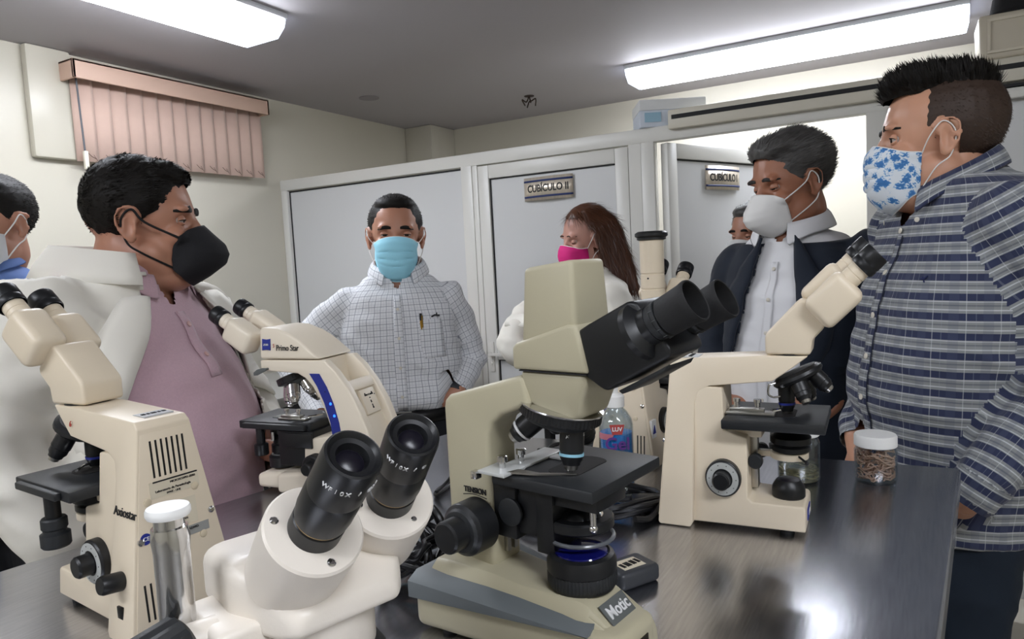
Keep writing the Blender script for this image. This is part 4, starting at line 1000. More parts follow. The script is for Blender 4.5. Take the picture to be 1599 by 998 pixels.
def shape_head(me, H):
    """press in eye sockets and the bowl of the ear"""
    Hi = H.inverted(); R3 = H.to_3x3(); sc = 1
    for v in me.vertices:
        p = Hi @ v.co
        if p.z < -.15 or p.z > .15 or abs(p.x) > .2 or abs(p.y) > .15: continue
        for s in (-1, 1):
            dy, dz = (p.y-s*.032)/.020, (p.z-.002)/.0125; q = dy*dy+dz*dz
            if q < 1 and p.x > .04: v.co -= R3 @ V((.0078*(1-q)**.8, 0, 0))
            ex, ez = (p.x+.003)/.010, (p.z+.010)/.019; q = ex*ex+ez*ez
            if q < 1 and p.y*s > .070: v.co -= R3 @ V((0, s*.0055*(1-q), 0))
    me.update()
def eyes(root, H, P):
    look = P.get('look', (0, 0)); R3 = H.to_3x3(); fw_ = P.get('wide', 1); off = Matrix.Translation(-root.location)
    up_l = {'open': 17, 'squint': 7, 'down': -8, 'closed': -26}[P.get('lid', 'open')]; lo_l = {'open': -24, 'squint': -17, 'down': -24, 'closed': -27}[P.get('lid', 'open')]
    for s in (-1, 1):
        c = V((.0655, s*.031*fw_, .0005)); r = .0120
        b_ = MB(); b_.ell(H @ c, (r, r, r), R3, 24, 16)
        e_ = obj('eye', b_, EYEW, root, world=True, ang=180)
        if P.get('eyes', 'open') == 'open':
            g_ = V((1, look[0]+s*.04, look[1])).normalized(); q = g_.to_track_quat('Z', 'Y').to_matrix()
            rr = r+.0003; i_ = MB()
            i_.loft([[H @ (c+q @ V((rr*math.sin(a)*math.cos(t), rr*math.sin(a)*math.sin(t), rr*math.cos(a)))) for t in [2*PI*k/20 for k in range(20)]] for a in (.50, .35, .2, .05)])
            obj('iris', i_, IRIS, e_, ang=180).data.transform(off)
        def patch(rad, f0, f1):
            rows = []
            for j in range(9):
                row = []
                for k in range(15):
                    th = R(-80+160*k/14); a, b2 = f0(th/R(80)), f1(th/R(80)); ph = R(a+(b2-a)*j/8)
                    row.append(H @ (c+V((math.cos(ph)*math.cos(th), math.cos(ph)*math.sin(th), math.sin(ph)))*rad))
                rows.append(row)
            return rows
        ue = lambda u: up_l*(1-u*u)-4*u*u-2*s*u; le = lambda u: lo_l*(1-u*u)-5*u*u-2*s*u
        ur = patch(.0131, ue, lambda u: 88); lr = patch(.0129, le, lambda u: -88)
        ul = obj('eyelid', MB().grid(ur), P['skinmat'], root, world=True, solid=.0010*H.to_scale().x, ang=180)
        obj('eyelid', MB().grid(lr), P['skinmat'], root, world=True, solid=.0010, ang=180)
        ls = patch(.0137, ue, lambda u: 88)[0][1:-1]
        obj('lashes', MB().tube(ls, [.0003+.0007*math.sin(PI*(k+1)/14) for k in range(13)], 6), HAIRB, ul).data.transform(off)
def eyebrow(root, H, P, m_):
    bv = P['bvh']; R3 = H.to_3x3(); fw_ = P.get('wide', 1); Hi = H.inverted()
    for s in (-1, 1):
        cen = []
        for k in range(13):
            t = k/12; y = s*(.013+.038*t)*fw_; z = .0195+P.get('brow', .0)+.0060*math.sin(PI*(.15+.72*t))-.004*t
            hit = bv.ray_cast(H @ V((.2, y, z)), (R3 @ V((-1, 0, 0))).normalized(), .3)
            cen.append([(Hi @ hit[0]).x if hit[0] else .08, y, z, .0052*math.sin(PI*(.16+.78*t))**.7*P.get('browt', 1)])
        for _ in range(3):
            xs = [c[0] for c in cen]
            for k in range(1, 12): cen[k][0] = (xs[k-1]+xs[k]+xs[k+1])/3
        rings = []
        for x, y, z, th in cen:
            n_ = V((x+.03, y*.75, 0)).normalized()
            rings.append([H @ (V((x, y, z))+n_*(.0020*math.cos(a))+V((0, 0, th*math.sin(a)))) for a in [2*PI*i/10 for i in range(10)]])
        obj('eyebrow', MB().loft(rings), m_, root, world=True, ang=180)

def hair(root, H, P, m_, ells, n_strand=2500, L=.012, dirv=(.3, 0, .6), cut=None, amp=.002, voxel=.004, name='hair', comb=.5, seed=1, w_=.0009, limbs=None):
    R3 = H.to_3x3(); mb = MB(); fw_ = P.get('wide', 1)
    for c, r in ells: mb.ell(H @ V((c[0], c[1]*fw_, c[2])), (r[0], r[1]*fw_, r[2]), R3, 24, 16)
    for pts, rs in (limbs or []): limb(mb, [H @ V(p) for p in pts], rs, 12)
    me = fuse(mb, voxel, 4)
    Hi = H.inverted()
    if cut:
        bm = bmesh.new(); bm.from_mesh(me)
        bmesh.ops.delete(bm, geom=[v for v in bm.verts if cut(Hi @ v.co)], context='VERTS')
        bd = {v: [e.other_vert(v) for e in v.link_edges if e.is_boundary] for v in bm.verts if v.is_boundary}
        for _ in range(14):
            new = {v: (v.co*.4+sum((q.co for q in ns), V())*(.6/len(ns))) for v, ns in bd.items() if ns}
            for v, c in new.items(): v.co = c
        bm.to_mesh(me); bm.free()
    edge = P.get('bvh')
    displaced(me, lambda q: (lambda p: noise.noise(p*60)*amp+noise.noise(V((p.x*40, p.y*220, p.z*90)))*amp*.6)(Hi @ q))
    rn = random.Random(seed); bm = bmesh.new(); bm.from_mesh(me); bm.faces.ensure_lookup_table()
    fs = [f for f in bm.faces]; cum = []; s_ = 0
    for f in fs: s_ += f.calc_area(); cum.append(s_)
    import bisect
    items = []
    for _ in range(n_strand):
        f = fs[bisect.bisect(cum, rn.random()*s_)]; c = f.calc_center_median(); nrm = f.normal.copy(); items.append((c.copy(), nrm))
    dv = R3 @ V(dirv)
    for c, nrm in items:
        p = Hi @ c
        if edge is not None:
            h_ = edge.find_nearest(c)
            if h_[0] is not None and (c-h_[0]).dot(h_[1]) < .0005 and p.x > .02: continue
        dd = dv if not callable(comb) else R3 @ V(comb(p))
        tg = (dd - nrm*dd.dot(nrm)*(.8)); tg = tg.normalized() if tg.length > 1e-4 else nrm
        tg = (tg + V((rn.uniform(-1, 1), rn.uniform(-1, 1), rn.uniform(-1, 1)))*.25 + nrm*rn.uniform(.05, .5)).normalized()
        ll = L*rn.uniform(.6, 1.3)*(P.get('lenf', lambda q: 1)(p)); sd = tg.cross(nrm).normalized()*w_*rn.uniform(.7, 1.5)
        a = c-nrm*.001
        v = [bm.verts.new(x) for x in (a-sd, a+sd, a+tg*ll*.6+sd*.7+nrm*.0005, a+tg*ll*.6-sd*.7+nrm*.0005, a+tg*ll-nrm*.0002*0)]
        bm.faces.new((v[0], v[1], v[2], v[3])); bm.faces.new((v[3], v[2], v[4]))
    bm.to_mesh(me); bm.free()
    return link(name, me, m_, root)

def mask(root, H, P, kind, m_, strap, pattern=None):
    """cloth mask over nose and chin with ear loops"""
    fw_ = P.get('wide', 1)
    if kind == 'kn95': prof = [(0, .104, -.006), (.15, .120, -.022), (.35, .141, -.042), (.5, .148, -.060), (.65, .142, -.078), (.85, .112, -.102), (1, .082, -.120)]
    elif kind == 'surgical': prof = [(0, .104, -.004), (.12, .118, -.018), (.25, .1205, -.035), (.45, .122, -.060), (.6, .121, -.080), (.78, .113, -.102), (.9, .098, -.122), (1, .076, -.134)]
    else: prof = [(0, .104, -.006), (.15, .117, -.022), (.35, .124, -.044), (.5, .125, -.06), (.7, .120, -.084), (.85, .108, -.104), (1, .084, -.122)]
    def pr(t):
        for a, b_ in zip(prof, prof[1:]):
            if t <= b_[0]+1e-6:
                f = (t-a[0])/(b_[0]-a[0]); return a[1]*(1-f)+b_[1]*f, a[2]*(1-f)+b_[2]*f
    hh = {'kn95': (-.030, -.088), 'surgical': (-.030, -.100), 'cloth': (-.032, -.092)}[kind]
    W_ = {'kn95': .053, 'surgical': .062, 'cloth': .061}[kind]*fw_
    rows = []; nv, nu = 30, 28
    for j in range(nv+1):
        t = j/nv; xc, zc = pr(t); row = []
        for i in range(nu+1):
            u = -1+2*i/nu; au = abs(u)
            ze = hh[0]*(1-t)+hh[1]*t; z = zc*(1-au**1.8)+ze*au**1.8
            y = W_*math.copysign(math.sin(au*PI/2*.98)**(1.15 if kind == 'kn95' else .95), u)
            if kind == 'surgical': y *= 1-.22*t**3
            xe = .062 if kind == 'kn95' else .034
            c_ = math.cos(au*PI/2)
            c_ = c_**(1.0 if kind == 'kn95' else .55)
            x = xe+(xc-xe)*c_
            if kind == 'surgical':
                for ft, dp in ((.33, .0028), (.50, .0030), (.64, .0026)):
                    q = (t-ft+.05*au)/.05
                    if 0 < q < 1: x -= dp*math.sin(PI*q)*(1 if au < .97 else .3); 
                x += .0015*noise.noise(V((u*3, t*6, 1.7)))
            else: x += .0012*noise.noise(V((u*4, t*4, 5.1)))
            row.append(H @ V((x, y, z)))
        for i, p in enumerate(row):
            au = abs(-1+2*i/nu); ql = H.inverted() @ p; c = H @ V((-.005, 0, ql.z)); d_ = p-c; rad = d_.length; d_ /= rad
            h_ = P['bvh'].ray_cast(c+d_*.3, -d_, .3)
            if h_[0] is not None:
                sk = (h_[0]-c).length
                tgt = sk+.0035
                if rad < tgt: row[i] = c+d_*tgt
                elif au > .78: k_ = (au-.78)/.22; row[i] = c+d_*(rad*(1-k_)+min(rad, tgt)*k_)
        rows.append(row)
    mb = MB().grid(rows)
    uvl = None
    o = obj('face_mask', mb, m_, root, world=True, solid=.0022, ang=50)
    me = o.data; uv = me.uv_layers.new(name='UVMap'); Hi = H.inverted()
    for lp in me.loops:
        p = Hi @ (me.vertices[lp.vertex_index].co + root.location); uv.data[lp.index].uv = (math.atan2(p.y, p.x)*.1, p.z)
    # hems
    if kind != 'kn95':
        hb = MB(); hb.tube(rows[0], .0016, 6); hb.tube(rows[-1], .0014, 6)
        h_ = obj('hem', hb, strap, o); h_.data.transform(Matrix.Translation(-root.location))
    else:
        hb = MB(); hb.tube([r_[nu//2]+(H.to_3x3() @ V((.0006, 0, 0))) for r_ in rows], .0010, 6); h_ = obj('centre_seam', hb, m_, o); h_.data.transform(Matrix.Translation(-root.location))
    for s in (-1, 1):
        k = 0 if s < 0 else nu
        top, bot = rows[1][k], rows[-2][k]
        ea = H @ V((.002, s*.084*fw_, .016)); eb = H @ V((-.016, s*.0825*fw_, -.004)); ec = H @ V((-.008, s*.080*fw_, -.042))
        mid = H @ V((.022, s*.080*fw_, -.006)); mid2 = H @ V((.014, s*(.074+.002*P.get('jaw', 0))*fw_, -.060))
        l_ = obj('ear_loop', MB().tube(smooth_path([top, mid, ea, eb, ec, mid2, bot], 6), P.get('loopr', .0013), 6), strap, o); l_.data.transform(Matrix.Translation(-root.location))
    return o

def cloth_uv(me, bones):
    """cloth_uv: every face follows its nearest bone: u round the limb, v along it"""
    uv = me.uv_layers.new(name='UVMap')
    for f in me.polygons:
        c = f.center; best = None
        for bnum, (a, b_, r, kind) in enumerate(bones):
            ab = b_-a; t = max(0, min(1, (c-a).dot(ab)/ab.length_squared)); dd = (c-(a+ab*t)).length/r
            if best is None or dd < best[0]: best = (dd, bnum)
        a, b_, r, ref = bones[best[1]]; ax = (b_-a).normalized(); e1 = (ref-ax*ref.dot(ax)).normalized(); e2 = ax.cross(e1)
        def an(p): q = p-a; return math.atan2(q.dot(e2), q.dot(e1))
        c0 = an(c)
        for li in f.loop_indices:
            p = me.vertices[me.loops[li].vertex_index].co; q = an(p)
            if q-c0 > PI: q -= 2*PI
            if q-c0 < -PI: q += 2*PI
            uv.data[li].uv = (q*r+5, (p-a).dot(ax)+5)
def displaced(me, f):
    """move every vertex along its normal by f(point)"""
    n_ = len(me.vertices); co_ = [0.0]*(3*n_); me.vertices.foreach_get('co', co_)
    no_ = [0.0]*(3*n_); me.vertex_normals.foreach_get('vector', no_)
    for i in range(n_):
        p = V(co_[3*i:3*i+3]); d_ = f(p)
        for k in range(3): co_[3*i+k] += no_[3*i+k]*d_
    me.vertices.foreach_set('co', co_); me.update()
def wrinkle(me, amp, sc=(7, 7, 22), seed=0, spots=()):
    def f(p):
        a = noise.noise(V((p.x*sc[0]+seed, p.y*sc[1], p.z*sc[2])))
        b_ = .5-abs(noise.noise(V(((p.x+p.z*.7)*15+seed, (p.y-p.z*.6)*15, p.z*11))))*1.6
        k = 1
        for c, r, g_ in spots:
            d_ = (p-c).length/r
            if d_ < 1: k += g_*(1-d_)
        return (a*amp+b_*amp*.85)*k
    displaced(me, f)
def surf(bv, cx, cy, az, z, phi, off=.001, tilt=0):
    """point on the clothes at height z and bearing az+phi round the axis (cx, cy)"""
    d_ = rz2(az+phi); o_ = V((cx, cy, z))+d_*.6
    h_ = bv.ray_cast(o_, -d_, .6)
    if h_[0] is None: return V((cx, cy, z))+d_*.15, d_
    return h_[0]+h_[1].normalized()*off if h_[1].dot(d_) > 0 else h_[0]+d_*off, h_[1]
def wrap(bv, cx, cy, az, rows, off=.002, n=5, skip=None):
    out = []
    for z, p0, p1 in rows:
        out.append([surf(bv, cx, cy, az, z+0*i, p0+(p1-p0)*i/(n-1), off)[0] for i in range(n)])
    return out
def collar(root, c, az, rin, z1, m_, drop=.035, gap=.35, point=.03, tiltf=.02, name='collar', flare=.026, parent=None, fdrop=.042):
    """folded shirt collar: stands round the neck, falls outwards, pointed at the front"""
    top, mid, out = [], [], []
    n = 36
    for i in range(n+1):
        a = gap+(2*PI-2*gap)*i/n; fr = (1+math.cos(a))/2
        d_ = rz2(az+a); z = z1-fdrop*fr**1.3
        edge = max(0, 1-min(a-gap, 2*PI-gap-a)/.7)
        top.append(c+d_*(rin*(1+.10*fr))+V((0, 0, z)))
        mid.append(c+d_*(rin*(1+.10*fr)+flare*.45)+V((0, 0, z-drop*.25)))
        out.append(c+d_*(rin*(1+.10*fr)+flare*(1+.15*edge))+V((0, 0, z-drop-point*edge**2)))
    ins = [p+V((0, 0, -drop*.9)) for p in top]
    mb = MB().grid([ins, top, mid, out])
    o = obj(name, mb, m_, parent or root, world=True, solid=.0035, ang=60, subsurf=1)
    me = o.data; uv = me.uv_layers.new(name='UVMap')
    for f in me.polygons:
        for li in f.loop_indices:
            vi = me.loops[li].vertex_index; k = vi % (n+1); rowi = vi//(n+1); uv.data[li].uv = (k*.011, (0, .03, .045, .075)[rowi])
    return o
def disc(mb, p, nrm, r, h=.0015): mb.lathe([(r, 0), (r, h*.7), (r*.8, h)], p, nrm, n=14)
def shoes(root, feet, az, m_):
    for x, y in feet:
        f = rz2(az); l_ = rz2(az+PI/2); c = V((x, y, 0))
        obj('shoe', MB().loft([[c+f*(a-.06)+l_*(w_*math.cos(t))+V((0, 0, max(0, .0+h*.5+h*.5*math.sin(t)))) for t in [2*PI*i/14 for i in range(14)]] for a, w_, h in ((-.04, .02, .05), (-.02, .036, .085), (.05, .04, .08), (.13, .046, .06), (.19, .04, .045), (.215, .02, .03))]), m_, root, world=True, ang=180)
def trousers(root, hipc, az, w_, feet, m_, waist, r=.088, uvs=False):
    mb = MB(); l_ = rz2(az+PI/2)
    torso(mb, [(hipc[0], hipc[1], hipc[2]-.12, w_*.9, .10, .11), (hipc[0], hipc[1], hipc[2], w_, .12, .12), (hipc[0], hipc[1], waist, w_*.95, .115, .11)], az)
    for s, (fx, fy) in zip((1, -1), feet):
        h_ = V(hipc)+l_*s*w_*.48-V((0, 0, .08)); k = (h_+V((fx, fy, .08)))/2+rz2(az)*.02
        limb(mb, [h_, k, V((fx, fy, .07))], [r, r*.72, r*.62], 16)
    me = fuse(mb, .012, 4); wrinkle(me, .006, (8, 8, 14), 3)
    return link('trousers', me, m_, root)
def Hm(pos, az, pitch=0, roll=0, s=1.0):
    return Matrix.Translation(V(pos)) @ Matrix.Rotation(az, 4, 'Z') @ Matrix.Rotation(pitch, 4, 'Y') @ Matrix.Rotation(roll, 4, 'X') @ Matrix.Scale(s, 4)
def make_body(root, H, P, neck, tsecs, az, arms, hands, voxel=.0045, legs=None, legr=.07):
    """one continuous body: head, neck, torso, arms, hands and legs"""
    mb = MB(); head_parts(mb, H, P)
    limb(mb, [H @ V((-.020, 0, -.045)), H @ V((-.022, 0, -.09)), V(neck), V(neck)-V((0, 0, .06))], P.get('neck_r', [.060, .058, .064, .07]), 20)
    torso(mb, tsecs, az, -.022)
    for pts, rs in arms: limb(mb, pts, [x*.72 for x in rs[:-1]]+[.026], 14)
    for h_ in hands: hand(mb, **h_)
    if legs:
        for s, (fx, fy) in zip((1, -1), legs):
            h_ = V(tsecs[0][:3])+rz2(az+PI/2)*s*.08; limb(mb, [h_, (h_+V((fx, fy, .08)))/2, V((fx, fy, .06))], [legr, legr*.7, .04], 12)
    me = fuse(mb, voxel, 5, .5)
    shape_head(me, H)
    P['bvh'] = BVHTree.FromPolygons([v.co.copy() for v in me.vertices], [p.vertices[:] for p in me.polygons])
    P['skinmat'] = P['skin']
    return link('body', me, P['skin'], root)
def shirt_mesh(tsecs, az, arms, voxel=.007, amp=.003, grow=0, seed=0, spots=(), agrow=0, cuff=True):
    mb = MB(); torso(mb, tsecs, az, grow)
    for pts, rs in arms:
        limb(mb, pts, [x+agrow for x in rs], 18)
    me = fuse(mb, voxel, 7)
    wrinkle(me, amp, seed=seed, spots=spots)
    return me
def bones_for(tsecs, az, arms):
    b_ = [(V(tsecs[0][:3]), V(tsecs[-1][:3]), sum(s[3]+s[4] for s in tsecs)/len(tsecs)/2*1.05, rz2(az))]
    for pts, rs in arms:
        P_ = [V(p) for p in pts]
        for i in range(len(P_)-1):
            b_.append((P_[i], P_[i+1], (rs[i]+rs[i+1])/2, rz2(az)))
    return b_
def bvh_of(me): return BVHTree.FromPolygons([v.co.copy() for v in me.vertices], [p.vertices[:] for p in me.polygons])
def cut_sleeve_end(me, ends):
    bm = bmesh.new(); bm.from_mesh(me)
    for p, d_ in ends:
        p, d_ = V(p), V(d_).normalized()
        kill = [v for v in bm.verts if (v.co-p).length < .075 and (v.co-p).dot(d_) > 0]
        bmesh.ops.delete(bm, geom=kill, context='VERTS')
        for v in bm.verts:
            if v.is_boundary and (v.co-p).length < .09: v.co -= d_*(v.co-p).dot(d_)
    bm.to_mesh(me); bm.free()
def vcut(me, cx, cy, az, z0, k):
    """open neck: remove the cloth inside a V above z0"""
    bm = bmesh.new(); bm.from_mesh(me); kill = []
    for v in bm.verts:
        d_ = v.co-V((cx, cy, v.co.z)); ph = abs((math.atan2(d_.y, d_.x)-az+PI) % (2*PI)-PI)
        if v.co.z > z0 and ph < 1.4 and v.co.z > z0+ph*k: kill.append(v)
    bmesh.ops.delete(bm, geom=kill, context='VERTS'); bm.to_mesh(me); bm.free()
def person(x, y, label, group=None): return empty('person', (x, y, 0), 0, label, 'person', group)
WHITE_LOOP = mat('white_elastic', 'e8e6e2', .7)
BTN = mat('pearl_button', 'd6d0c2', .35)
SK1 = mat('skin_light', 'c9977c', .42, var=.06, vscale=25, bump=.05, bscale=400, sss=.08)
SK2 = mat('skin_tan', 'b5826a', .42, var=.07, vscale=25, bump=.05, bscale=400, sss=.08)
SK3 = mat('skin_brown', 'a36f56', .42, var=.07, vscale=25, bump=.05, bscale=400, sss=.08)
GREYHAIR = mat('greying_hair', '4a4846', .5, var=.5, vscale=60)
BROWNHAIR = mat('long_brown_hair', '50301f', .38, var=.35, vscale=90, stretch=(3, 3, .25))
DENIM = mat('dark_jeans', '14202e', .85, bump=.2, bscale=300)
DARKTR = mat('black_trousers', '14161c', .8)
SHOE = mat('black_shoe', '121212', .4)
COAT = mat('white_lab_coat', 'ebe7dc', .8, bump=.06, bscale=500, sheen=.1)

def short_cut(xt=.050, hl=.078, nape=-.055, burn=-.018):
    """hairline: temple reach xt, forehead line height hl, nape height, sideburn end"""
    def f(p):
        x, y, z = p.x, abs(p.y), p.z
        w_ = .0008*noise.noise(p*40)
        if z < nape: return True
        fl = hl-.010*(y/.05)**2+w_
        if z < fl and x > xt+.02*max(0, (z-.02))/.06+w_ and not (z > .0 and y > .060 and x < xt): return True
        if z < .024 and x > .016+(xt-.016)*max(0, z+.0)/.024+w_: return x > .030 or z < burn or x > .016+(xt-.016)*max(0, z)/.024
        if z < burn and x > -.020: return True
        if z < .018 and -.024 < x < .010: return True
        return False
    return f

# ---------------------------------------------------------------- man in the checked shirt, right
def man_right():
    root = person(1.70, -.05, 'man in navy and grey checked shirt at far right, blue patterned mask, hand in pocket')
    az = R(118)
    H = Hm((1.695, -.045, 1.597), R(97), R(2), 0, 1.12)
    P = dict(skin=SK1, wide=1.03, jaw=1, eyes='open', lid='open', jowl=1, look=(.1, -.05), loopr=.0013)
    ts = [(1.70, -.06, .80, .185, .135, .15), (1.70, -.06, .95, .195, .155, .15), (1.70, -.06, 1.10, .20, .170, .145), (1.70, -.07, 1.25, .20, .155, .14), (1.71, -.08, 1.39, .205, .115, .13), (1.715, -.085, 1.475, .165, .085, .105), (1.715, -.082, 1.53, .080, .064, .075)]
    L = ([(1.56, -.160, 1.415), (1.565, -.235, 1.28), (1.55, -.240, 1.13), (1.475, -.130, .985), (1.465, -.085, .915)], [.078, .068, .060, .050, .044])
    Rr = ([(1.86, .01, 1.415), (1.885, .01, 1.27), (1.86, .04, 1.13), (1.76, .095, 1.0), (1.70, .10, .95)], [.078, .066, .058, .046, .040])
    legs = [(1.60, -.11), (1.80, .0)]
    body = make_body(root, H, P, (1.705, -.075, 1.49), ts, az, [L, Rr],
        [dict(wrist=(1.495, -.085, .905), d=(.80, .10, -.65), nrm=(-.9, -.3, -.2), side=-1, curl=.3),
         dict(wrist=(1.69, .105, .945), d=(-.35, -.15, -.85), nrm=(-.7, .5, .2), side=1, curl=.35)], legs=legs)
    eyes(root, H, P); eyebrow(root, H, P, HAIRB)
    # short back and sides, spiky top
    side = mat('short_dark_brown_hair', '3a2b22', .6, var=.25, vscale=70)
    hair(root, H, P, side, [((-.022, 0, .030), (.093, .0800, .088))], 5000, .007, comb=lambda p: (-.6, 0, -.5), cut=short_cut(.057, .080, -.062, -.012), name='hair', amp=.0006, w_=.0006, voxel=.003)
    hair(root, H, P, HAIRB, [((.012, 0, .088), (.078, .062, .040)), ((-.030, 0, .080), (.070, .064, .042)), ((.054, 0, .094), (.028, .048, .024))], 3600, .022, comb=lambda p: (.15+(p.x)*3, 0, .8), cut=lambda p: p.z < .072, name='hair', amp=.003, seed=5, w_=.0011)
    CHK = plaid('navy_checked_cotton', '86898a',
        [(.036, .0, .36, '20284a', .93), (.036, .50, .56, 'c9ccd0', .75), (.036, .72, .80, '454a58', .5), (.036, .92, .97, 'c9ccd0', .6)],
        [(.040, .0, .30, '50566c', .22), (.040, .50, .53, 'd5d8da', .32), (.040, .78, .81, '9aa0aa', .2)])
    arms = [(L[0], [x*1.0 for x in L[1]]), Rr]
    me = shirt_mesh(ts, az, arms, .0065, .0045, .004, 3, [(V(L[0][2]), .16, 2.0), (V((1.66, .05, .98)), .2, .8), (V(L[0][4]), .12, 2)])
    cloth_uv(me, bones_for(ts, az, arms))
    cut_sleeve_end(me, [(V(L[0][-1])+V((0, 0, -.004)), V(L[0][-1])-V(L[0][-2])), (V(Rr[0][-1]), V(Rr[0][-1])-V(Rr[0][-2]))])
    bv = bvh_of(me); vcut(me, 1.70, -.065, az, 1.42, .12); link('shirt', me, CHK, root)
    # placket, buttons, emblem
    cx, cy = 1.70, -.065
    rows = [(z, -.02, .16) for z in [.84+.02*i for i in range(29)]]
    pk = obj('placket', MB().grid(wrap(bv, cx, cy, az, rows, .0022, 4)), CHK, root, world=True, solid=.0012, ang=60)
    uv = pk.data.uv_layers.new(name='UVMap')
    for lp in pk.data.loops:
        p = pk.data.vertices[lp.vertex_index].co+root.location; uv.data[lp.index].uv = ((p.x+p.y)*.7, p.z+5-.8)
    obj('placket_seam', MB().tube([q[-1] for q in wrap(bv, cx, cy, az, rows, .003, 4)], .0011, 5), mat('navy_thread', '1d2236', .8), root, world=True)
    for z in (.90, .985, 1.07, 1.155, 1.24, 1.325, 1.41):
        p, n_ = surf(bv, cx, cy, az, z, .065, .0035); b_ = MB(); disc(b_, p, n_, .0062, .002); obj('button', b_, BTN, root, world=True)
    p, n_ = surf(bv, cx, cy, az, 1.315, .82, .0022)
    em = MB(); t_ = V((0, 0, 1)).cross(n_).normalized()
    em.tube([p-t_*.008, p, p+t_*.007+V((0, 0, .006))], .0016, 5); em.tube([p+V((0, 0, -.007)), p+V((0, 0, .004))-t_*.003], .0013, 5)
    obj('chest_emblem', em, mat('navy_embroidery', '1c2550', .8), root, world=True)
    collar(root, V((1.703, -.070, 0)), az, .076, 1.580, CHK, .046, .42, .026, flare=.026, fdrop=.078)
    for s in (.35, -.35):
        d_ = rz2(az+s*1.6); b_ = MB(); disc(b_, V((1.705, -.07, 1.43))+d_*.120, d_, .005, .002); obj('button', b_, BTN, root, world=True)
    trousers(root, (1.70, -.06, .88), az, .185, legs, DENIM, .93, .095)
    shoes(root, legs, az, SHOE)
    # mask printed with blue figures
    M = bpy.data.materials.new('blue_printed_mask'); M.use_nodes = True; n = M.node_tree.nodes; l = M.node_tree.links; b = n['Principled BSDF']; b.inputs['Roughness'].default_value = .75
    tcn = n.new('ShaderNodeUVMap'); tcn.uv_map = 'UVMap'; vo = n.new('ShaderNodeTexVoronoi'); vo.inputs['Scale'].default_value = 62; l.new(tcn.outputs[0], vo.inputs['Vector'])
    no_ = n.new('ShaderNodeTexNoise'); no_.inputs['Scale'].default_value = 320; l.new(tcn.outputs[0], no_.inputs['Vector'])
    ad_ = n.new('ShaderNodeMath'); ad_.operation = 'MULTIPLY_ADD'; l.new(no_.outputs[0], ad_.inputs[0]); ad_.inputs[1].default_value = .9; l.new(vo.outputs['Distance'], ad_.inputs[2])
    rp_ = n.new('ShaderNodeValToRGB'); l.new(ad_.outputs[0], rp_.inputs[0])
    e_ = rp_.color_ramp.elements; e_[0].position = .0; e_[0].color = srgb('2c5f9c'); e_[1].position = .97; e_[1].color = srgb('dfe6ec')
    for ps, c in ((.78, '3f7ab8'), (.84, '86b2d8'), (.92, 'd4e0ea')): q = e_.new(ps); q.color = srgb(c)
    l.new(rp_.outputs[0], b.inputs['Base Color'])
    mask(root, H, P, 'surgical', M, WHITE_LOOP)
    return root
man_right()

